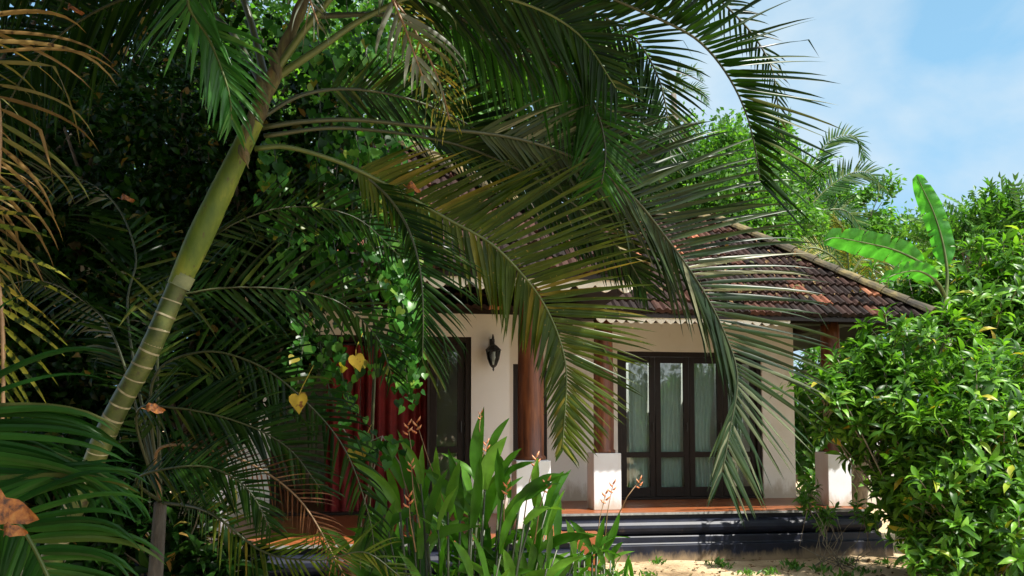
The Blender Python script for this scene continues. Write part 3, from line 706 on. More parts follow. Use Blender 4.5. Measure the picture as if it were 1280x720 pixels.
# 1: the frond falling across the middle, olive
frond(palm, pts((318, 186, 2.98), (360, 184, 3.0), (430, 205, 3.05), (500, 240, 3.15), (560, 274, 3.25), (613, 304, 3.3), (650, 340, 3.35), (677, 375, 3.4), (698, 420, 3.4), (708, 470, 3.38), (703, 560, 3.35)),
      ((1, .1, .42), (1, .1, .25)), ((-.75, -.2, -.55), (-.6, -.1, -.3)), n=104, LA=.62, LB=.36, w=.026, droop=.22, ang=(50, 66, 44), angB=(60, 50, 25), s0=.20, mat='palm_olive', rach='petiole', r=(.011, .003), tipk=.2, jit=.08)
frond(palm, pts((430, 205, 3.05), (462, 225, 3.1), (490, 252, 3.1), (512, 290, 3.08), (525, 337, 3.06), (529, 390, 3.05), (528, 450, 3.05)),
      ((1, -.1, -.3), (1, 0, -.3)), ((-.6, .4, -.8), (-.5, .2, -.7)), n=60, LA=.34, LB=.10, w=.014, droop=.7, ang=(30, 52, 30), s0=.15, mat='palm', rach='petiole_dark', r=(.008, .002), tipk=.5)
# 2: the biggest frond arching to the right, glossy dark with pale highlights
frond(palm, pts((325, 160, 3.02), (380, 152, 3.05), (450, 150, 3.1), (540, 160, 3.2), (640, 172, 3.35), (720, 198, 3.5), (785, 240, 3.6), (832, 296, 3.7), (872, 352, 3.72), (903, 410, 3.72), (922, 470, 3.7), (912, 540, 3.65), (903, 590, 3.6)),
      ((1, .2, .8), (1, .1, .35)), ((-.8, -.1, -.6), (-1, -.1, -.2)), n=104, LA=.78, LB=.56, w=.026, droop=.36, ang=(30, 66, 34), angB=(40, 20, 10), s0=.28, mat='palm_gloss', rach='petiole_dark', r=(.011, .003), tipk=.36, jit=.08)
# 3: companion lying just behind and below it
frond(palm, pts((330, 170, 3.1), (430, 160, 3.2), (560, 178, 3.35), (650, 213, 3.5), (710, 250, 3.6), (750, 285, 3.7), (785, 325, 3.8), (805, 360, 3.85)),
      ((1, .1, .5), (1, .1, .3)), ((-.7, -.1, -.7), (-.9, -.1, -.5)), n=80, LA=.60, LB=.45, w=.025, droop=.15, ang=(30, 34, 22), s0=.34, mat='palm', rach='petiole_dark', r=(.010, .003), tipk=.3)
# 4: high frond, seen from below with light through it
frond(palm, pts((400, -20, 3.0), (470, -30, 3.1), (560, 15, 3.2), (633, 50, 3.3), (694, 81, 3.35), (727, 110, 3.4), (748, 145, 3.4), (757, 190, 3.4), (752, 230, 3.38)),
      ((.6, .1, 1), (1, .1, .4)), ((-.2, 0, -1), (-.9, 0, -.5)), n=66, LA=.50, LB=.46, w=.024, droop=.22, ang=(66, 40), s0=.22, mat='palm_back', rach='petiole_dark', r=(.015, .003))
# 5: top right frond, leaflets pointing right against the sky
frond(palm, pts((415, -60, 3.0), (520, -90, 3.1), (660, -50, 3.2), (770, 0, 3.3), (850, 36, 3.35), (884, 61, 3.38), (912, 98, 3.4), (932, 140, 3.4), (944, 185, 3.4), (950, 225, 3.38)),
      ((1, .1, .55), (1, .1, .25)), ((.6, -1, .2), (.8, -1, 0)), n=72, LA=.66, LB=.30, w=.025, droop=.2, ang=(46, 72, 34), s0=.25, mat='palm', rach='petiole_dark', r=(.016, .003), tipk=.5)
# 6: second top right frond a little behind
frond(palm, pts((415, -80, 3.1), (560, -150, 3.3), (740, -90, 3.5), (860, -30, 3.6), (925, 25, 3.65), (958, 70, 3.65), (970, 110, 3.6), (974, 165, 3.6)),
      ((1, .1, .1), (.7, .1, -.2)), ((-.3, .6, -1), (-.2, .6, -1)), n=60, LA=.22, LB=.22, w=.018, droop=.5, ang=(60, 30), s0=.3, mat='palm', rach='petiole_dark', r=(.015, .003))
# 7: frond crossing behind, leaflets hanging at 780-850
frond(palm, pts((400, -40, 3.2), (520, -60, 3.4), (640, -20, 3.6), (730, 10, 3.8), (790, 45, 3.9), (822, 95, 3.95), (835, 150, 3.95), (838, 200, 3.9)),
      ((1, 0, .3), (1, 0, 0)), ((-.8, 0, -.8), (-.9, 0, -.4)), n=70, LA=.45, LB=.62, w=.024, droop=.5, ang=(62, 32), s0=.25, mat='palm', rach='petiole_dark', r=(.014, .003))
# 8: mid-back frond whose leaflets curve over the tree behind
frond(palm, pts((390, 20, 3.3), (500, 20, 3.5), (610, 50, 3.8), (700, 95, 4.1), (765, 140, 4.3), (800, 190, 4.4), (815, 240, 4.4)),
      ((1, .1, .6), (1, .1, .3)), ((-.7, .1, -.8), (-.9, .1, -.4)), n=70, LA=.55, LB=.62, w=.026, droop=.45, ang=(55, 30), s0=.25, mat='palm', rach='petiole_dark', r=(.014, .003))
# 9: pale withered frond hanging at the centre top
frond(palm, pts((395, -10, 2.85), (430, -50, 2.78), (475, -25, 2.72), (500, 20, 2.7), (515, 60, 2.7), (528, 95, 2.72)),
      ((1, -.2, .5), (1, 0, .2)), ((-1, -.1, -.2), (-.9, 0, -.5)), n=13, LA=.36, LB=.22, w=.024, droop=1.9, ang=(58, 40, 20), s0=.34, mat='palm_grey', rach='petiole_dry', r=(.010, .003), breaks=.25, miss=.08, seg=9, jit=.35, label='withered grey green frond')
frond(palm, pts((400, -15, 2.8), (450, -40, 2.75), (500, 10, 2.75), (530, 60, 2.76), (550, 105, 2.78), (562, 150, 2.8)),
      ((1, -.1, .2), (.8, 0, -.2)), ((-1, -.1, -.2), (-.9, 0, -.5)), n=22, LA=.24, LB=.26, w=.012, droop=2.2, ang=(50, 26), s0=.45, mat='palm_yellow', rach='petiole_dry', r=(.008, .003), breaks=.2, miss=.1, seg=8, jit=.3, label='withered yellow green frond')
frond(palm, pts((392, -20, 2.9), (400, -70, 2.8), (380, -60, 2.7), (385, -10, 2.65), (398, 30, 2.65)),
      ((1, -.2, .2), (1, 0, .2)), ((-1, -.1, .2), (-.9, 0, -.1)), n=10, LA=.24, LB=.24, w=.010, droop=2.2, ang=(60, 40, 20), s0=.4, mat='palm_grey', rach='petiole_dry', r=(.006, .003), breaks=.2, miss=.1, seg=8, jit=.4, label='withered curling frond')
# unseen fronds added to this crown above the picture, to shade the plants below
for tx, ty, tz in ((1.5, 1.6, 3.75), (.9, 1.0, 3.5), (.9, 2.6, 4.3), (-.4, 1.2, 3.9)):
    a_ = at(400, -50, 3.0); b_ = Vector((tx, ty, tz)); m_ = a_.lerp(b_, .5)+Vector((0, 0, .55))
    frond(palm, [a_, a_.lerp(m_, .5)+Vector((0, 0, .15)), m_, m_.lerp(b_, .5)+Vector((0, 0, .1)), b_], ((b_-a_).cross(Vector((0, 0, 1))).normalized()[:]), ((a_-b_).cross(Vector((0, 0, 1))).normalized()[:]), n=60, LA=.5, LB=.5, w=.028, droop=.25, ang=(65, 35), s0=.15, mat='palm', r=(.016, .003))

# 10: left top frond hanging down
frond(palm, pts((385, -30, 2.9), (320, -95, 2.8), (262, -60, 2.7), (235, 0, 2.65), (262, 50, 2.65), (285, 110, 2.66), (290, 150, 2.68)),
      ((1, -.1, .1), (1, 0, -.3)), ((-.3, -.2, -1), (-.5, 0, -.9)), n=34, LA=.34, LB=.30, w=.026, droop=.7, ang=(48, 24), s0=.35, mat='palm_bright', rach='petiole', r=(.012, .003))
# 11: upright young petioles rising out of the frame
frond(palm, pts((345, 88, 3.0), (395, 20, 2.95), (470, -60, 2.9), (580, -120, 2.9), (700, -110, 2.9)), ((0, .5, 1), (.5, .3, 1)), ((.2, -.3, -1), (-.3, -.2, -1)), n=50, LA=.5, LB=.55, w=.028, droop=.5, ang=(60, 35), s0=.35, mat='palm', r=(.018, .003))
frond(palm, pts((340, 100, 3.02), (400, 60, 3.0), (460, 20, 3.05), (540, -10, 3.1), (640, 0, 3.2), (720, 40, 3.3), (770, 110, 3.35)), ((.3, .2, 1), (1, .1, .4)), ((-.1, .1, -1), (-.8, 0, -.7)), n=60, LA=.42, LB=.5, w=.026, droop=.45, ang=(62, 35), s0=.35, mat='palm', r=(.018, .003))
frond(palm, pts((335, 110, 3.05), (300, -10, 3.1), (240, -90, 3.2), (130, -110, 3.3), (20, -60, 3.4), (-60, 40, 3.4)), ((-.3, .2, 1), (-1, .1, .4)), ((0, 0, -1), (.6, 0, -.7)), n=60, LA=.6, LB=.6, w=.030, droop=.45, ang=(60, 35), s0=.3, mat='palm', rach='petiole_dark', r=(.018, .003))
frond(palm, pts((335, 120, 3.1), (280, 30, 3.3), (200, -10, 3.5), (110, 20, 3.6), (40, 80, 3.6), (-10, 170, 3.6)), ((-.5, .2, 1), (-1, .1, .2)), ((.2, 0, -1), (.6, 0, -.7)), n=60, LA=.6, LB=.6, w=.030, droop=.4, ang=(60, 35), s0=.3, mat='palm', rach='petiole_dark', r=(.016, .003))
# 12: dark frond swinging behind the stem to the right, horizontal
frond(palm, pts((322, 150, 3.1), (380, 118, 3.2), (450, 112, 3.4), (530, 130, 3.6), (600, 165, 3.75), (660, 210, 3.85), (700, 260, 3.9)), ((.6, .2, 1), (1, .1, .5)), ((0, 0, -1), (-.6, 0, -.8)), n=60, LA=.45, LB=.5, w=.026, droop=.3, ang=(50, 30), s0=.22, mat='palm', rach='petiole_dark', r=(.010, .003))

# ------------------------------------------------------------------ small palm at the foot of the trunk
young = empty('young_palm', Vector((-1.75, 3.7, 0)), 0, 'low dark green palm clump arching over the veranda edge behind the leaning trunk', 'palm tree')
yb = Vector((-1.75, 3.7, .0))
mb = MB(); top_ = yb+Vector((.05, 0, 1.25)); mb.tube([yb-Vector((0, 0, .1)), yb+Vector((.02, 0, .6)), top_], [.05, .04, .03], 10); mb.build('trunk', M['bark'], young, smooth=True, local=False)
def yf(P, A, B, **k):
    d = dict(n=48, LA=.36, LB=.36, w=.022, droop=.5, ang=(60, 32), s0=.22, mat='palm', rach='petiole_dark', r=(.010, .002)); d.update(k)
    frond(young, [top_]+pts(*P), A, B, **d)
yf([(200, 400, 3.65), (245, 365, 3.6), (340, 360, 3.7), (420, 376, 3.8), (470, 420, 3.85), (490, 470, 3.8)], ((.2, .2, 1), (1, .1, .5)), ((0, -.1, -1), (-.7, 0, -.8)), LA=.38, LB=.36)
yf([(190, 480, 3.6), (250, 440, 3.6), (320, 455, 3.6), (380, 500, 3.6), (430, 560, 3.6), (460, 640, 3.6), (470, 700, 3.6)], ((1, .1, .5), (1, 0, .0)), ((-.4, -.1, -1), (-1, 0, -.3)), LA=.30, LB=.26, droop=.9, mat='palm')
yf([(170, 520, 3.5), (220, 510, 3.4), (300, 528, 3.4), (360, 560, 3.4), (400, 610, 3.4)], ((.3, .2, 1), (1, .1, .3)), ((0, -.1, -1), (-.7, 0, -.8)), LA=.36, LB=.3)
yf([(170, 600, 3.4), (215, 585, 3.3), (265, 585, 3.25), (310, 612, 3.2), (338, 660, 3.2)], ((.5, .2, 1), (1, .1, .3)), ((-.2, -.1, -1), (-.8, 0, -.6)), LA=.26, LB=.26, w=.018, droop=.8)
yf([(200, 560, 3.5), (290, 570, 3.4), (370, 620, 3.3), (420, 700, 3.2), (450, 760, 3.2)], ((1, .2, .6), (1, .1, 0)), ((-.5, -.1, -1), (-.9, 0, -.4)), LA=.20, LB=.18, w=.009, mat='palm_brown', rach='petiole_dry', droop=.6, label='brown dried frond')
yf([(150, 440, 3.7), (110, 380, 3.8), (40, 350, 3.9), (-40, 380, 4.0)], ((-.2, .2, 1), (-1, 0, .2)), ((0, 0, -1), (.6, 0, -.7)))
yf([(200, 380, 3.9), (260, 300, 4.1), (350, 260, 4.3), (440, 270, 4.5), (500, 320, 4.6)], ((.2, .2, 1), (1, .1, .3)), ((0, -.1, -1), (-.7, 0, -.8)), LA=.4, LB=.4)
yf([(160, 400, 3.8), (170, 320, 3.9), (140, 250, 4.0), (80, 220, 4.1), (0, 240, 4.2)], ((-.4, .2, 1), (-1, .1, .3)), ((.2, -.1, -1), (.7, 0, -.8)), LA=.4, LB=.4)
yf([(260, 640, 3.3), (330, 690, 3.2), (400, 700, 3.1), (455, 690, 3.1), (500, 720, 3.1)], ((.5, .2, 1), (1, .1, .3)), ((-.2, -.1, -1), (-.8, 0, -.6)), LA=.28, LB=.22, w=.014, droop=.7, mat='palm_olive')

# ------------------------------------------------------------------ palm at the left edge with drying fronds
edge_palm = empty('drying_palm', Vector((-2.6, 2.5, 0)), 0, 'palm at the left edge with brown and yellow spotted fronds', 'palm tree')
eb = Vector((-2.6, 2.5, 0)); et = Vector((-2.25, 2.45, 2.4))
mb = MB(); mb.tube([eb-Vector((0, 0, .1)), eb.lerp(et, .5)+Vector((-.05, 0, 0)), et], [.08, .065, .05], 12); mb.build('trunk', M['ptrunk'], edge_palm, smooth=True, local=False)
frond(edge_palm, [et]+pts((-70, 20, 2.25), (-25, 55, 2.2), (-4, 115, 2.18), (0, 190, 2.16), (-8, 270, 2.15), (-18, 340, 2.15)), ((1, -.1, .55), (1, -.1, .2)), ((-1, 0, .3), (-1, 0, 0)), n=34, LA=.48, LB=.3, w=.016, droop=1.35, ang=(72, 60, 40), s0=.2, mat='palm_dry', rach='petiole_dry', r=(.012, .004), breaks=.12, seg=9, label='brown dried frond with curled tips')
frond(edge_palm, [et]+pts((-80, 120, 2.2), (-50, 200, 2.15), (-14, 300, 2.1), (0, 370, 2.1), (4, 440, 2.1), (4, 500, 2.1), (2, 545, 2.1)), ((1, -.1, .15), (1, -.1, -.2)), ((-1, 0, 0), (-1, 0, -.2)), n=20, LA=.28, LB=.2, w=.020, droop=.5, ang=(60, 50, 24), s0=.52, mat='palm_yellow', rach='petiole_dry', r=(.012, .005), label='yellowing frond with dark spots')
frond(edge_palm, [et]+pts((-130, 80, 2.3), (-90, 160, 2.3), (-60, 240, 2.3), (-50, 330, 2.3), (-50, 420, 2.3)), ((1, .1, .5), (1, .1, .2)), ((-1, 0, .2), (-.9, 0, -.6)), n=26, LA=.40, LB=.3, w=.012, droop=1.3, ang=(66, 40), s0=.25, mat='palm_dry', rach='petiole_dry', r=(.010, .003), breaks=.15, seg=8, label='brown dried frond')

PLEAT = tuple((1-k/7, -abs(1-k/7)+(.22 if k % 2 else -.05)) for k in range(15))
# ------------------------------------------------------------------ near palm seedling, lower left corner, with broad leaflets
near = empty('broad_leaf_palm', Vector((-1.35, 1.35, 0)), 0, 'broad glossy palm leaves fanning in from the lower left corner', 'palm tree')
nb = Vector((-1.35, 1.35, 0)); ntp = Vector((-1.2, 1.38, .95))
mb = MB(); mb.tube([nb-Vector((0, 0, .1)), nb.lerp(ntp, .5)+Vector((-.03, 0, 0)), ntp], [.04, .03, .02], 10); mb.build('trunk', M['ptrunk'], near, smooth=True, local=False)
frond(near, [ntp]+pts((-120, 560, 1.5), (-50, 540, 1.5), (20, 550, 1.5), (90, 575, 1.5), (160, 612, 1.5)), ((.2, .5, 1), (1, .5, .3)), ((.3, -.3, -.7), (1, -.2, -.6)), n=52, LA=.08, LB=.26, w=.0155, droop=.8, ang=(44, 20), s0=.3, mat='palm_near', r=(.008, .002), fold=.5, pw=.5, seg=9, breaks=.03, miss=.02, cs=PLEAT)
frond(near, [ntp]+pts((-100, 520, 1.45), (-40, 600, 1.42), (20, 650, 1.4), (60, 720, 1.38), (90, 800, 1.36)), ((1, .3, 1.0), (1, .2, .8)), ((-1, 0, -.2), (-1, 0, -.5)), n=74, LA=.36, LB=.24, w=.0175, droop=1.15, ang=(74, 50), s0=.3, mat='palm_near', r=(.008, .003), fold=.5, pw=.45, seg=10, breaks=.03, miss=.02, cs=PLEAT)

# ------------------------------------------------------------------ heliconia clumps
def strap_leaf(mb, base, tip, bend, w, seg=9, twist=0, side=None, m=0):
    """broad blade from base to tip, bowed by vector bend, w = full width"""
    base = Vector(base); tip = Vector(tip); bend = Vector(bend)
    P = [base.lerp(tip, i/seg)+bend*math.sin(math.pi*(i/seg)**.8)*.5 for i in range(seg+1)]
    ax = (tip-base).normalized()
    sd_ = Vector(side) if side is not None else ax.cross(Vector((random.uniform(-1, 1), -1, random.uniform(-.2, .5))))
    V = []; Fc = []
    for i, p in enumerate(P):
        x = i/seg; t = (P[min(seg, i+1)]-P[max(0, i-1)]).normalized(); s = (sd_-t*sd_.dot(t)).normalized(); n = s.cross(t)
        wd = w*.5*(math.sin(math.pi*min(1, (x*.96+.06))**.85))**.75
        wob = .06*w*math.sin(x*17+base.x*9)
        V += [p+s*wd+n*(wd*.32+wob), p, p-s*wd+n*(wd*.32-wob)]
    for i in range(seg):
        Fc += [(i*3, i*3+1, i*3+4, i*3+3), (i*3+1, i*3+2, i*3+5, i*3+4)]
    mb.add(V, Fc, m)
def heliconia(name, cx, cy, rx, ry, nst, hgt, label, flowers, heroes, wmul=1.0, lmul=1.0):
    reseed(label); t = empty(name, (cx, cy, 0), 0, label, 'flowering plant', 'heliconia clumps before the veranda')
    st = MB(); lf = []
    for i in range(nst):
        a = random.uniform(0, 2*math.pi); q = math.sqrt(random.random()); x, y = cx+rx*q*math.cos(a), cy+ry*q*math.sin(a)
        h = hgt*random.uniform(.55, 1.0)*(1-.35*q*q); lean = Vector(((x-cx)/rx*.25+random.uniform(-.1, .1), (y-cy)/ry*.12, 0))*h
        b = Vector((x, y, 0)); tp_ = b+lean+Vector((0, 0, h)); mid = b.lerp(tp_, .5)+Vector((-lean.x*.2, 0, 0))
        st.tube([b, mid, tp_], [.010, .008, .005], 6)
        for k in range(random.randint(4, 6)):
            s = random.uniform(.25, 1.0) if k else 1.0; p = b.lerp(tp_, s); an = random.uniform(0, 2*math.pi); up = random.uniform(.35, 1.5) if k else 2.4
            d = Vector((math.cos(an)+(x-cx)/rx*.6, math.sin(an)*.7-.25, up)).normalized(); ln = random.uniform(.26, .44)*lmul
            lf.append((p, p+d*ln, Vector((-d.x*.1, 0, .10))*ln*2-Vector((0, 0, .0)), random.uniform(.036, .062)*wmul))
    lm = MB()
    for (p, q, bd, w) in lf: strap_leaf(lm, p, q+Vector((0, 0, -.04)), bd, w)
    for (b_, t_, D, w, bd) in heroes:
        strap_leaf(lm, at(*b_, D), at(*t_, D), bd, w, seg=12, side=(1, random.uniform(-.5, .2), .1)); st.tube([Vector((at(*b_, D).x, D, 0)).lerp(Vector((cx, cy, 0)), .4), at(*b_, D)], [.011, .006], 6)
    st.build('stems', M['petiole_dark'], t, smooth=True, local=False)
    lm.build('leaves', M['leaf_heli'], t, smooth=True, local=False)
    for (px, py, D, bx, by, big) in flowers:
        fl = MB(); top = at(px, py, D); b = at(bx, by, D); sm = MB(); mid = b.lerp(top, .55)+Vector((-.01, 0, .01)); sm.tube([b, mid, top], [.004, .003, .0025], 5)
        s_o = sm.build('flower_stalk', M['petiole_dry'], t, smooth=True, local=False)
        for k in range(4):
            sg = 1 if k % 2 else -1; z = -.05*big+k*.018*big; p = top+Vector((0, 0, z)); e = p+Vector((sg*.030*big*(1-.12*k), random.uniform(-.01, .01), .022*big+.004*k))
            strap_leaf(fl, p, e, (0, 0, -.012), .016*big, seg=4, side=(0, 1, .2))
            fl.tube([p, p.lerp(e, .6)+Vector((0, 0, -.004)), e], [.004*big, .006*big, .001], 6)
        fl.build('flower', M['flower'], t, smooth=True, local=False)
HD = 4.4
heliconia('heliconia_clump', -.34, HD, .50, .45, 66, 1.42, 'large heliconia clump with broad upright leaves and orange flowers before the white pedestal',
    [(510, 532, 4.2, 530, 640, 1), (521, 529, 4.25, 560, 640, 1.1), (514, 580, 4.1, 525, 660, .8), (670, 572, 4.3, 655, 650, 1), (634, 606, 4.1, 630, 680, 1), (684, 603, 4.2, 668, 680, 1.1), (511, 622, 4.0, 520, 690, 1), (601, 517, 4.3, 602, 560, .6), (608, 555, 4.3, 600, 600, .8)],
    [((598, 600), (605, 508), 4.3, .075, (-.05, 0, 0)), ((606, 612), (634, 545), 4.25, .085, (-.05, 0, .05)), ((588, 640), (528, 585), 4.2, .07, (-.03, 0, .05)), ((575, 650), (560, 560), 4.2, .06, (.03, 0, 0)),
     ((548, 640), (545, 558), 4.2, .055, (0, 0, 0)), ((515, 640), (528, 555), 4.2, .05, (.03, 0, 0)), ((500, 640), (440, 578), 4.1, .06, (0, 0, .1)), ((640, 640), (711, 592), 4.2, .06, (0, 0, .12)), ((650, 625), (700, 605), 4.2, .09, (0, 0, .05)),
     ((655, 655), (706, 637), 4.1, .05, (0, 0, .08)), ((560, 640), (575, 575), 4.15, .07, (0, 0, 0)), ((590, 660), (600, 570), 4.1, .06, (.02, 0, 0)), ((530, 650), (497, 560), 4.2, .065, (0, 0, .05)), ((628, 625), (622, 560), 4.2, .06, (0, 0, 0)), ((505, 610), (470, 545), 4.3, .06, (0, 0, .05))])
heliconia('heliconia_clump', .50, 4.75, .30, .25, 34, .95, 'small low heliconia clump with narrow leaves and red buds beside the sandy path',
    [(757, 618, 4.7, 745, 690, 1.1), (766, 606, 4.75, 755, 690, 1), (799, 601, 4.8, 770, 650, .9)],
    [((745, 690), (756, 645), 4.6, .04, (0, 0, 0)), ((755, 690), (775, 640), 4.6, .045, (.02, 0, 0)), ((740, 690), (788, 672), 4.6, .045, (0, 0, .08)), ((740, 690), (712, 650), 4.6, .045, (0, 0, .05)), ((730, 700), (776, 695), 4.6, .045, (0, 0, .08))], .62, .62)

# ------------------------------------------------------------------ trees behind the roof
G_BACK = 'broadleaf trees behind the roofs'
def lobe(px, py, D, r, ry=None): return (tuple(at(px, py, D)), (r, (ry or r), r))
tree('broadleaf_tree', (3.6, 19, 0), [lobe(875, 205, 18, 1.25), lobe(820, 250, 18, 1.4), lobe(925, 240, 18, 1.3), lobe(890, 290, 17.5, 1.5), lobe(828, 185, 18.6, .7), lobe(955, 290, 17.6, 1.0), lobe(945, 195, 18.4, .7), lobe(985, 270, 18.4, .8)], 46000, .135, M['leaf_mid'],
     'tall bright green leafy tree rising behind the main roof ridge', group=G_BACK, r0=.2, clumps=240, cr=.17)
tree('broadleaf_tree', (-.6, 20, 0), [lobe(560, 130, 19, 2.0), lobe(660, 160, 19, 1.8), lobe(740, 180, 19, 1.5), lobe(620, 40, 19, 1.9), lobe(500, 50, 19, 1.9), lobe(720, 90, 19.5, 1.4)], 36000, .16, M['leaf_mid'],
     'wide leafy tree behind the roof, seen through the gaps of the big palm fronds', group=G_BACK, r0=.22, clumps=240, cr=.18)
tree('broadleaf_tree', (-5, 15, 0), [lobe(430, 160, 14, 1.7), lobe(330, 120, 14, 1.8), lobe(380, 20, 14, 1.8), lobe(240, 60, 14, 1.8), lobe(260, 200, 14, 1.6)], 22000, .16, M['leaf_mid'],
     'leafy green tree behind the leaning palm stem at upper left', group=G_BACK, r0=.2, clumps=200, cr=.18)
tree('broadleaf_tree', (13, 29.5, 0), [lobe(1090, 262, 28, 1.1), lobe(1060, 285, 28, 1.3), lobe(1115, 288, 28, .8), lobe(1035, 262, 28, 1.0), lobe(1070, 330, 28, 2.0), lobe(1135, 345, 28, 2.0), lobe(1000, 300, 28, 2.2), lobe(970, 240, 28, 1.4), lobe(1010, 225, 28.5, .9)], 17000, .24, M['leaf_mid'],
     'dark green round crowned tree right of the far coconut palm', group=G_BACK, r0=.16, clumps=110, cr=.2)
tree('feathery_tree', (11.3, 17, 0), [lobe(1215, 285, 17, .75), lobe(1262, 280, 17, .75), lobe(1240, 310, 17, .9), lobe(1185, 315, 17, .6), lobe(1290, 310, 17, .8)], 520, .55, M['leaf_mid'],
     'light feathery tree standing against the sky at the far right', template=PINN, group=None, r0=.10, clumps=70, cr=.25, droop=-.5, shell=.3)
# ---- far coconut palms
def crown_palm(name, base, top, fr, label, mat='palm_far', nL=34, Lf=.55, w=.05, group='coconut palms behind the house'):
    t = empty(name, base, 0, label, 'palm tree', group); mb = MB(); b = Vector(base); tpv = Vector(top)
    mb.tube([b-Vector((0, 0, .1)), b.lerp(tpv, .5)+Vector((.25, 0, 0)), tpv], [.18, .13, .10], 10); mb.build('trunk', M['bark'], t, smooth=True, local=False)
    for P in fr:
        tip = P[-1]; dx = tip.x-tpv.x
        frond(t, [tpv]+P, ((.2 if dx > 0 else -.2, .3, 1), (.6 if dx > 0 else -.6, .2, .4)), ((0, -.3, -1), (-.3 if dx > 0 else .3, -.2, -1)), n=nL, LA=Lf, LB=Lf, w=w, droop=.55, ang=(62, 34), s0=.12, mat=mat, r=(.03, .006), seg=5, breaks=0)
    return t
PD = 24
crown_palm('coconut_palm', (at(1012, 400, PD).x-.5, PD, 0), at(1008, 262, PD), [
    pts((1015, 215, PD), (1035, 178, PD), (1068, 170, PD), (1082, 196, PD)), pts((1035, 235, PD), (1065, 216, PD), (1090, 218, PD), (1104, 238, PD)),
    pts((1005, 210, PD), (990, 165, PD), (985, 145, PD)), pts((990, 225, PD), (960, 190, PD), (935, 190, PD)),
    pts((1030, 262, PD), (1060, 265, PD), (1085, 300, PD)), pts((1000, 280, PD-1), (1010, 320, PD-1.5), (1020, 350, PD-1.7)),
    pts((985, 250, PD), (950, 250, PD), (930, 290, PD)), pts((1020, 275, PD-1), (1040, 300, PD-1.5), (1048, 340, PD-1.6))],
    'coconut palm with feathery crown against the sky behind the roof', Lf=.9, w=.085, nL=40)
crown_palm('coconut_palm', (at(850, 400, 27).x, 27, 0), at(842, 118, 27), [
    pts((850, 98, 27), (868, 85, 27), (878, 100, 27)), pts((836, 100, 27), (822, 84, 27), (808, 90, 27)), pts((845, 95, 27), (848, 80, 27)), pts((858, 110, 27), (875, 112, 27), (884, 130, 27)), pts((828, 110, 27), (806, 112, 27), (798, 130, 27))],
    'small distant palm top poking above the bright tree', Lf=.45, w=.05, nL=24)
crown_palm('coconut_palm', (at(1065, 400, 15).x, 15, 0), at(1062, 345, 15), [
    pts((1085, 315, 15), (1115, 310, 15), (1140, 335, 15)), pts((1080, 335, 14.5), (1110, 330, 14), (1130, 352, 14)), pts((1040, 320, 15), (1010, 310, 15), (985, 335, 15)), pts((1060, 318, 15), (1055, 290, 15), (1045, 270, 15)), pts((1075, 350, 14), (1100, 352, 13.6), (1120, 378, 13.5))],
    'low pale palm with drooping fronds just behind the right hip of the roof', Lf=.42, w=.035, nL=40, mat='palm_yellow')

# ------------------------------------------------------------------ banana plant
def banana():
    D = 9.2; t = empty('banana_plant', (at(1185, 500, D).x, D, 0), 0, 'banana plant with one upright and two drooping broad leaves above the shrubs', 'banana plant')
    b = Vector((at(1185, 500, D).x, D, 0)); top = at(1182, 372, D)
    mb = MB(); mb.tube([b-Vector((0, 0, .1)), b.lerp(top, .5), top], [.11, .09, .05], 12); mb.build('trunk', M['petiole'], t, smooth=True, local=False)
    def blade(P, w, side, ripple=.02, prof=None):
        path, T = catmull([top]+P, 90); s0 = 24; V = []; Fc = []; n = 90-s0; tears = {(random.randint(6, n-8), sg) for sg in (-1, 1) for _ in range(4)}
        for i in range(n):
            x = i/(n-1); p = path[s0+i]; tt = (path[min(89, s0+i+1)]-path[s0+i-1]).normalized(); s = Vector(side); s = (s-tt*s.dot(tt)).normalized(); nn = s.cross(tt).normalized()
            if nn.z < 0: nn = -nn
            wd = w*.5*(prof(x) if prof else min(1, (x+.03)*5)**.6*(1-max(0, x-.55)**2*4.2)**.5 if x < .99 else .06)
            for k, y in enumerate((-1, -.5, 0, .5, 1)):
                if (i, 1 if y > 0 else -1) in tears: y *= .35
                V.append(p+s*wd*y+nn*(abs(y)*wd*.38+ripple*math.sin(x*40+y*3)*abs(y))-Vector((0, 0, abs(y)**2*wd*.25)))
        for i in range(n-1):
            for k in range(4): a = i*5+k; Fc.append((a, a+1, a+6, a+5))
        m = MB(); m.add(V, Fc); o = m.build('banana_leaf', M['leaf_banana'], t, smooth=True, local=False)
        r = MB(); r.tube([p-Vector((0, 0, .012)) for p in path], [.028-.024*(k/89)**.6 for k in range(90)], 7); r.build('midrib', M['petiole'], o, smooth=True, local=False)
    blade(pts((1170, 350, D), (1155, 330, D-.1), (1120, 312, D-.3), (1080, 302, D-.5), (1045, 296, D-.6), (1030, 300, D-.65)), .31, (0.1, -.65, .8))
    blade(pts((1184, 340, D), (1178, 300, D), (1166, 262, D), (1152, 232, D), (1146, 218, D)), .25, (1, -.6, .25))
    blade(pts((1172, 352, D-.2), (1150, 338, D-.4), (1125, 340, D-.6), (1100, 350, D-.7)), .24, (.1, -.7, .6))
banana()

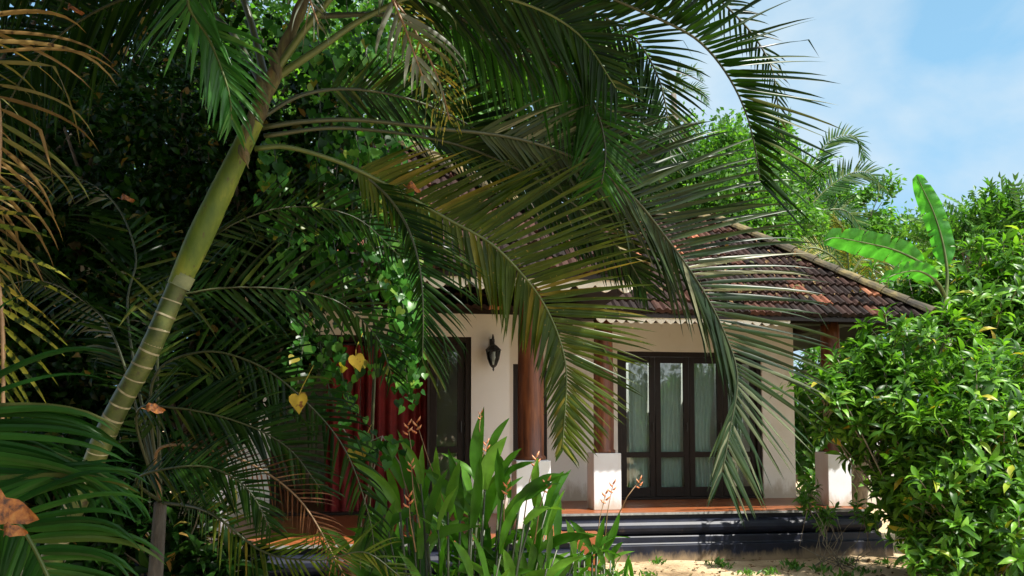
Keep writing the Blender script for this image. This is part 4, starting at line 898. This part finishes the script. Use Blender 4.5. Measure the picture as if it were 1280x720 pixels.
# ------------------------------------------------------------------ shrubs at the right
def whorl_shrub(name, base, lobes, nw, size, mat, label, group, cat='shrub', leaves=8, rr=.02, branches=40):
    reseed(label); base = Vector(base); t = empty(name, base, 0, label, cat, group)
    P, O = lobes_points(lobes, nw, max(30, nw//5), .22, .35); ok = P[:, 2] > .08; P = P[ok]; O = O[ok]
    n = len(P); st = MB()
    for i in rng.choice(n, min(branches, n), replace=False):
        p = Vector(P[i]); m_ = base.lerp(p, .5)+Vector((random.uniform(-.2, .2), random.uniform(-.2, .2), random.uniform(-.15, .05)))
        st.tube([base+Vector((random.uniform(-.25, .25), random.uniform(-.2, .2), 0)), base.lerp(m_, .6)+Vector((random.uniform(-.06, .06), 0, 0)), m_, m_.lerp(p, .6)+Vector((0, random.uniform(-.05, .05), .03)), p], [rr*random.uniform(.6, 1), rr*.7, rr*.5, rr*.35, .004], 6)
    for i in range(0, n, 2):
        p = Vector(P[i]); o_ = Vector(O[i]); q = p-(o_.normalized() if o_.length > .1 else Vector((0, 0, 1)))*random.uniform(.12, .3)-Vector((0, 0, random.uniform(.0, .15)))
        st.tube([q, q.lerp(p, .5)+Vector((.01, 0, .01)), p], [.006, .005, .003], 4)
    st.build('branches', M['twig'], t, smooth=True, local=False)
    k = leaves; PP = np.repeat(P, k, 0); ax = O/np.maximum(np.linalg.norm(O, axis=1, keepdims=True), .05)*.7+np.array([0, 0, .8])+rng.normal(size=(n, 3))*.35
    ax /= np.linalg.norm(ax, axis=1, keepdims=True); a1 = np.cross(ax, unit(n)); a1 /= np.linalg.norm(a1, axis=1, keepdims=True); a2 = np.cross(ax, a1)
    ph = (np.arange(k)*2.4)[None, :]+rng.uniform(0, 6, (n, 1)); el = np.linspace(.05, 1.1, k)[None, :]+rng.normal(size=(n, k))*.15
    rad = (a1[:, None, :]*np.cos(ph)[..., None]+a2[:, None, :]*np.sin(ph)[..., None])
    X = rad*np.cos(el)[..., None]+ax[:, None, :]*np.sin(el)[..., None]; Nn = ax[:, None, :]*np.cos(el)[..., None]-rad*np.sin(el)[..., None]
    X = X.reshape(-1, 3)+np.array([0, 0, -.22]); Nn = Nn.reshape(-1, 3)
    PP = PP - np.repeat(ax, k, 0)*np.tile(np.linspace(.08, 0, k), n)[:, None]*.8
    scatter_mesh('leaves', LANCE[0], LANCE[1], PP, X, Nn, size*rng.uniform(.65, 1.25, n*k), mat, t)
    return t
G_SH = 'green shrubs right of the veranda'
whorl_shrub('leafy_shrub', (4.8, 8.6, 0), [lobe(1068, 482, 8.6, .42), lobe(1110, 440, 8.6, .42), lobe(1030, 512, 8.4, .30), lobe(1120, 505, 8.3, .5), lobe(1165, 450, 8.8, .5), lobe(1145, 615, 8.2, .45), lobe(1170, 560, 8, .5), lobe(1098, 560, 8.5, .26), lobe(1185, 670, 8.0, .35), lobe(1135, 650, 8.3, .24)], 860, .175, M['leaf_shrub'],
            'tall light green shrub with whorled pointed leaves at the right end of the plinth', G_SH, branches=60)
whorl_shrub('leafy_shrub', (4.9, 7.6, 0), [lobe(1215, 500, 7.8, .52), lobe(1270, 492, 7.8, .48), lobe(1240, 560, 7.5, .6), lobe(1180, 640, 7.3, .45), lobe(1250, 650, 7.2, .55), lobe(1300, 560, 7.6, .6), lobe(1210, 560, 7.3, .45), lobe(1190, 690, 7.1, .35), lobe(1260, 700, 6.9, .4), lobe(1180, 560, 7.5, .4)], 1050, .17, M['leaf_shrub'],
            'dense green shrub with bare grey lower branches at the right edge of the picture', G_SH, branches=70)
whorl_shrub('leafy_shrub', (6.3, 10.2, 0), [lobe(1205, 385, 10.2, .7), lobe(1250, 375, 10.2, .7), lobe(1290, 390, 10.2, .8), lobe(1230, 430, 10, .8), lobe(1170, 405, 10.4, .5), lobe(1165, 360, 10.6, .4)], 1000, .21, M['leaf_shrub'],
            'bright broad leaved shrub behind the banana plant', G_SH, leaves=7, branches=40)
whorl_shrub('leafy_shrub', (5.5, 13.5, 0), [lobe(1010, 480, 13.2, .6), lobe(1000, 560, 13.2, .8), lobe(1050, 520, 13.4, .9), lobe(1100, 440, 13.5, .9), lobe(960, 520, 13.5, .6)], 600, .24, M['leaf_mid'],
            'shaded shrub seen through the open side of the veranda', G_SH, branches=30)
whorl_shrub('leafy_shrub', (3.72, 8.9, 0), [lobe(1012, 625, 9.0, .15), lobe(1035, 648, 9.0, .12), lobe(1078, 640, 8.8, .14)], 34, .13, M['leaf_mid'],
            'small dark leafy sprig hanging in front of the right white pedestal', G_SH, branches=14, rr=.008)

# ------------------------------------------------------------------ boundary wall behind the shrubs
bw = empty('boundary_wall', (9, 15.5, 0), R(4), 'pale grey boundary wall glimpsed through the shrubs on the right', 'wall')
mb = MB(); mb.box(-2.5, 7, 0, .2, -.1, 2.1); mb.build('wall_panel', M['white'], bw, bevel=.01)
mb = MB(); mb.box(-2.55, 7.05, -.05, .25, 2.102, 2.18); mb.build('coping', M['plinth_edge'], bw, bevel=.01)

# ------------------------------------------------------------------ jungle at the left
G_L = 'dense trees on the left side'
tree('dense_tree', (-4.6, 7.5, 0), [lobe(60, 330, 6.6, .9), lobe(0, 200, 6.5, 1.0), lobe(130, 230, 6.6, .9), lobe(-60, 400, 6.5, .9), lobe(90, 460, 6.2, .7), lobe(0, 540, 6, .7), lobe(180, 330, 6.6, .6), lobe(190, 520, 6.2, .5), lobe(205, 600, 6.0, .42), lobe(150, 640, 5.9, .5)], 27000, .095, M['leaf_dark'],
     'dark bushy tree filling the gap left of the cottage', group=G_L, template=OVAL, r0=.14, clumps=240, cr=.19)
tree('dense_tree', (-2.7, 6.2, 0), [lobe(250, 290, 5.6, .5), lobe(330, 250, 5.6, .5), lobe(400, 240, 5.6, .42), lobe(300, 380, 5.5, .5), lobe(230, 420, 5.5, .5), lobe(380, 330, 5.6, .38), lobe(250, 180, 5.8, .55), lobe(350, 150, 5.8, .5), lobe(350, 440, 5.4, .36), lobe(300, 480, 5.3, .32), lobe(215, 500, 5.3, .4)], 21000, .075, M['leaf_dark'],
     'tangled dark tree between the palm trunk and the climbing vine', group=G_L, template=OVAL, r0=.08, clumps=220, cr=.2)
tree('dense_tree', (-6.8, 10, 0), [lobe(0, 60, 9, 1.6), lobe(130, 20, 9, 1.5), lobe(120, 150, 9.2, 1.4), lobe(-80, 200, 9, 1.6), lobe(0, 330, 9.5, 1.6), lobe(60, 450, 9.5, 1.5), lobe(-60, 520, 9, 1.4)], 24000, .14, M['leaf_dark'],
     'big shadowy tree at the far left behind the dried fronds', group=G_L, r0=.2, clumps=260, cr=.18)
whorl_shrub('dark_shrub', (-2.3, 4.6, 0), [lobe(120, 640, 4.4, .45), lobe(200, 690, 4.4, .4), lobe(60, 600, 4.5, .5), lobe(180, 600, 4.7, .35), lobe(250, 720, 4.4, .3)], 420, .15, M['leaf_dark'],
            'dark understory shrub at the foot of the leaning palm trunk', G_SH, branches=30, rr=.012)
tree('dense_tree', (-4.4, -2.6, 0), [((-3.6, -2.2, 2.2), (1.7, 1.3, 1.7)), ((-2.2, -2.8, 4.2), (1.7, 1.3, 1.5)), ((-4.4, -1.0, 4.4), (1.6, 1.6, 1.6)), ((-1.9, -2.4, 1.8), (.9, .9, 1.4)), ((-4.6, 1.0, 2.6), (1.1, 1.2, 1.8))], 26000, .2, M['leaf_dark'],  # unseen tree added behind the camera, blocks sky light from the left side
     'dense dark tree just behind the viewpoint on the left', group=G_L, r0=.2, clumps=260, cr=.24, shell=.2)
# unseen crowns added above the picture and behind the viewer to shade the left
tree('added_shade_tree', (-5.2, 2.0, 0), [((-1.5, 2.4, 6.0), (1.4, 1.4, .6)), ((.0, 3.0, 6.5), (.7, .7, .45)), ((-.5, 4.0, 6.9), (1.0, 1.1, .6)), ((-1.6, 4.3, 7.0), (1.5, 1.2, .7)), ((-3.4, 3.4, 6.8), (1.6, 1.6, .8)), ((-1.0, 6.0, 8.0), (1.5, 1.1, .8)),
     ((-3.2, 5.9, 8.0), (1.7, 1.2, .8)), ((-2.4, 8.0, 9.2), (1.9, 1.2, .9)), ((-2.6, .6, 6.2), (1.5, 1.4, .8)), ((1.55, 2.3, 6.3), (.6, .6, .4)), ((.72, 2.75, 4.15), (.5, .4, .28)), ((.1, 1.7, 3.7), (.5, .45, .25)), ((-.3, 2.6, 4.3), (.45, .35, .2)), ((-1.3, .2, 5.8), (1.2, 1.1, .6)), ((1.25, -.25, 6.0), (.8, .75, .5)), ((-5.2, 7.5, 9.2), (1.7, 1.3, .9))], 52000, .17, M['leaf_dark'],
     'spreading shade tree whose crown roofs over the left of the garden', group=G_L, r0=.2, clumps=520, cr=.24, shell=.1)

G_B = 'trees on the far side of the garden'
for i_, (x_, y_, nm_) in enumerate(((-9, -12, 'left'), (-2, -15, 'middle'), (5, -14, 'right'), (12, -10, 'far right'))):
    tree('garden_tree', (x_, y_, 0), [((x_, y_, 2.6), (2.4, 2.0, 1.6)), ((x_+1.6, y_+.5, 1.8), (2.2, 1.8, 1.6)), ((x_-1.9, y_-.3, 2.0), (2.2, 1.8, 1.7))], 6000, .3, M['leaf_dark'], '%s tree of the row behind the viewpoint' % nm_, group=G_B, r0=.2, clumps=90, cr=.25)

# ------------------------------------------------------------------ climbing vine with heart-shaped leaves
def vine():
    base = Vector((at(455, 600, 5.1).x, 5.1, 0)); t = empty('climbing_vine', base, 0, 'curtain of bright heart shaped vine leaves hanging left of the cottage eave', 'vine')
    strands = [[(450, 190), (440, 260), (450, 330), (470, 400), (470, 470)], [(500, 210), (510, 270), (505, 330), (512, 390), (505, 440), (512, 500)], [(480, 200), (490, 260), (485, 320), (500, 380)],
               [(400, 220), (395, 290), (405, 350), (400, 430), (420, 520)], [(430, 150), (420, 220), (415, 290), (430, 350)], [(520, 250), (515, 310), (518, 360), (515, 420)], [(380, 250), (360, 320), (380, 400), (372, 480)],
               [(465, 170), (470, 230), (462, 290), (480, 350)], [(498, 330), (505, 400), (500, 450)], [(410, 60), (430, 120), (450, 190)], [(450, 40), (470, 110), (480, 200)], [(350, 20), (380, 60), (400, 130), (395, 220)], [(430, -20), (440, 50), (460, 120)], [(390, -20), (400, 60), (420, 110)], [(480, -10), (470, 70), (490, 140), (500, 210)], [(340, 170), (350, 240), (345, 300)], [(515, 300), (508, 360), (514, 430), (508, 480)], [(420, 320), (430, 380), (425, 450), (440, 520)]]
    st = MB(); P = []
    for s in strands:
        D = random.uniform(4.7, 5.2); path, T = catmull([at(x, y, D+random.uniform(-.08, .08)) for x, y in s], 40)
        st.tube(path, .005, 5)
        dense = 2.2 if s[0][0] > 470 else 1.3
        for p in path:
            for k in range(int(dense*2+random.random())): P.append(p+Vector((random.gauss(0, .055), random.gauss(0, .06), random.gauss(0, .03))))
    top = at(460, 40, 5.1); st.tube([base, at(470, 420, 5.25), at(445, 200, 5.25), top], [.012, .012, .01, .008], 8)
    st.build('stems', M['petiole_dark'], t, smooth=True, local=False)
    P = np.array([tuple(p) for p in P]); n = len(P)
    X = rng.normal(size=(n, 3))*.45+np.array([0, -.25, -1]); Nn = rng.normal(size=(n, 3))*.45+np.array([.3, -1, .5])
    scatter_mesh('leaves', HEART[0], HEART[1], P, X, Nn, rng.uniform(.035, .095, n)*rng.uniform(.7, 1.1, n), M['leaf_vine'], t, smooth=True)
vine()
def single_leaf(name, px, py, D, size, mat, label, group, X=(0.05, -.1, -1), Nn=(.1, -1, .2), cat='leaf', temp=HEART):
    p = at(px, py, D); tv = np.array(temp[0])*size; Xv = Vector(X).normalized(); Y = Vector(Nn).cross(Xv).normalized(); Z = Xv.cross(Y)
    mb = MB(); mb.add([p+Xv*a+Y*b+Z*c for a, b, c in tv], temp[1]); mb.tube([p+Xv*size*.13, p-Xv*size*.4+Vector((.01, .03, 0)), p+Vector((.03, .12, size*1.5))], .0022, 5); o = mb.build(name, M[mat], None, smooth=True)
    tag(o, label, cat, group); return o
G_Y = 'yellowed heart shaped vine leaves'
single_leaf('heart_leaf', 373, 492, 3.12, .085, 'leaf_yellow', 'yellow heart shaped leaf hanging in the dark left of the red curtain', G_Y)
single_leaf('heart_leaf', 444, 443, 4.6, .11, 'leaf_yellow', 'yellow green heart leaf under the hanging vine, above the red curtain', G_Y, X=(.3, -.1, -1))
single_leaf('heart_leaf', 452, 558, 4.2, .08, 'leaf_yellow', 'small pale yellow heart leaf beside the green sprig over the heliconia', G_Y, X=(.1, -.1, -1))
# sprig of vine above the heliconia
def sprig():
    t = empty('vine_sprig', at(455, 620, 4.25), 0, 'loose sprig of green heart leaves over the left of the heliconia clump', 'vine')
    st = MB(); st.tube(pts((425, 530, 4.25), (445, 560, 4.25), (478, 545, 4.25), (500, 580, 4.25), (510, 620, 4.25)), .004, 5); st.tube(pts((478, 545, 4.25), (470, 575, 4.2), (452, 640, 4.2), (450, 720, 4.2)), .004, 5)
    st.build('stems', M['twig'], t, smooth=True, local=False)
    P = np.array([tuple(at(x+random.gauss(0, 9), y+random.gauss(0, 8), 4.2+random.gauss(0, .04))) for x, y in ((455, 542), (447, 548), (440, 560), (478, 545), (488, 552), (485, 565), (470, 560), (495, 550), (460, 570), (483, 575)) for _ in range(3)])
    n = len(P); scatter_mesh('leaves', HEART[0], HEART[1], P, rng.normal(size=(n, 3))*.5+np.array([0, -.3, -1]), rng.normal(size=(n, 3))*.4+np.array([.2, -1, .6]), rng.uniform(.05, .1, n), M['leaf_vine'], t, smooth=True)
sprig()
# ------------------------------------------------------------------ fallen leaves caught on the fronds
def dead_leaf(px, py, D, size, label, ang=0.0):
    tv, tf = strip_template([(0, 0), (.06, .16), (.18, .30), (.32, .27), (.48, .33), (.62, .22), (.8, .14), (.92, .05), (1, 0)], .55, .5)
    V = []
    for k, (x, y, z) in enumerate(tv):
        V.append(((x-.5)*2*size+random.uniform(-.06, .06)*size, y*2*size*(1+random.uniform(-.2, .2)), (z+.35*math.sin(x*7+y*3)+random.uniform(-.05, .05))*size*1.3))
    m_ = MB(); m_.add(V, tf); m_.tube([V[0], (V[0][0]-.5*size, V[0][1]+.1*size, V[0][2]+.25*size)], size*.04, 5)
    o = m_.build('dead_leaf', M['leaf_brown'], None, smooth=True)
    o.location = at(px, py, D); o.rotation_euler = (R(70), ang, R(10)); tag(o, label, 'leaf', 'dead leaves caught in the palms')
dead_leaf(18, 640, 1.28, .038, 'curled orange brown dead leaf lying on the broad palm leaf in the lower left corner', .3)
dead_leaf(20, 664, 1.26, .018, 'small shrivelled brown leaf just below the large orange one', .1)
dead_leaf(195, 512, 3.0, .035, 'orange dead leaf lying on a frond right of the ringed trunk')
dead_leaf(518, 236, 3.05, .03, 'red brown dead leaf on the arching olive frond', .2)
dead_leaf(95, 14, 3.0, .03, 'dark red dead leaf in the shadows at the upper left')
dead_leaf(160, 249, 3.6, .03, 'rusty dead leaf caught left of the green crown shaft')

# ------------------------------------------------------------------ ground litter and low plants
n = 900
Pg = np.stack([rng.uniform(-4, 6, n), rng.uniform(2.5, 9.6, n), rng.uniform(.012, .03, n)], 1)
o = scatter_mesh('leaf_litter', OVAL[0], OVAL[1], Pg, rng.normal(size=(n, 3))*np.array([1, 1, .15]), rng.normal(size=(n, 3))*.25+np.array([0, 0, 1]), rng.uniform(.02, .07, n), M['leaf_litter'])
o['kind'] = 'stuff'; tag(o, 'scattered dry leaves on the sandy ground', 'leaf litter')
n = 420
Pg = np.stack([rng.uniform(.6, 5.5, n), rng.uniform(6.5, 9.5, n), rng.uniform(.015, .035, n)], 1)
o = scatter_mesh('leaf_litter', OVAL[0], OVAL[1], Pg, rng.normal(size=(n, 3))*np.array([1, 1, .2]), rng.normal(size=(n, 3))*.35+np.array([0, 0, 1]), rng.uniform(.02, .085, n), M['leaf_litter'])
o['kind'] = 'stuff'; tag(o, 'dry leaves on the sand in front of the black plinth', 'leaf litter')
k_ = 24; cx_ = rng.uniform(1.0, 5.2, k_); cy_ = rng.uniform(7.2, 9.35, k_); q_ = rng.integers(0, k_, 700)
Pg = np.stack([cx_[q_]+rng.normal(size=700)*.05, cy_[q_]+rng.normal(size=700)*.05, np.full(700, .012)], 1)
o = scatter_mesh('weeds', LANCE[0], LANCE[1], Pg, rng.normal(size=(700, 3))*np.array([1, 1, 0])*.6+np.array([0, 0, .8]), rng.normal(size=(700, 3)), rng.uniform(.03, .11, 700), M['leaf_mid'])
o['kind'] = 'stuff'; tag(o, 'little tufts of weeds sprouting from the sand', 'weeds')
n = 260; hc_, hs_ = math.cos(AL), math.sin(AL)
uu = rng.uniform(.2, 3.4, n); vv = rng.uniform(-.6, 1.0, n); ok_ = uu < 4.04-(vv+.7)-.1; uu = uu[ok_]; vv = vv[ok_]; n = len(uu)
Pg = np.stack([HO.x+uu*hc_-vv*hs_, HO.y+uu*hs_+vv*hc_, EZ+(vv+.7)*K+.085], 1)
o = scatter_mesh('roof_litter', OVAL[0], OVAL[1], Pg, rng.normal(size=(n, 3)), rng.normal(size=(n, 3))*.3+np.array([.1, -.64, .76]), rng.uniform(.03, .10, n), M['leaf_litter'])
o['kind'] = 'stuff'; tag(o, 'dry leaves lodged between the roof tiles', 'leaf litter')
n = 5200
Pg = np.stack([rng.uniform(-4.5, .2, n), rng.uniform(3.6, 7.0, n), rng.uniform(.0, .30, n)], 1)
o = scatter_mesh('ground_cover', OVAL[0], OVAL[1], Pg, unit(n)+np.array([0, 0, .3]), unit(n)*.7+np.array([0, 0, 1]), rng.uniform(.04, .10, n), M['leaf_dark'])
o['kind'] = 'stuff'; tag(o, 'low dark ground cover plants under the palms', 'ground cover')
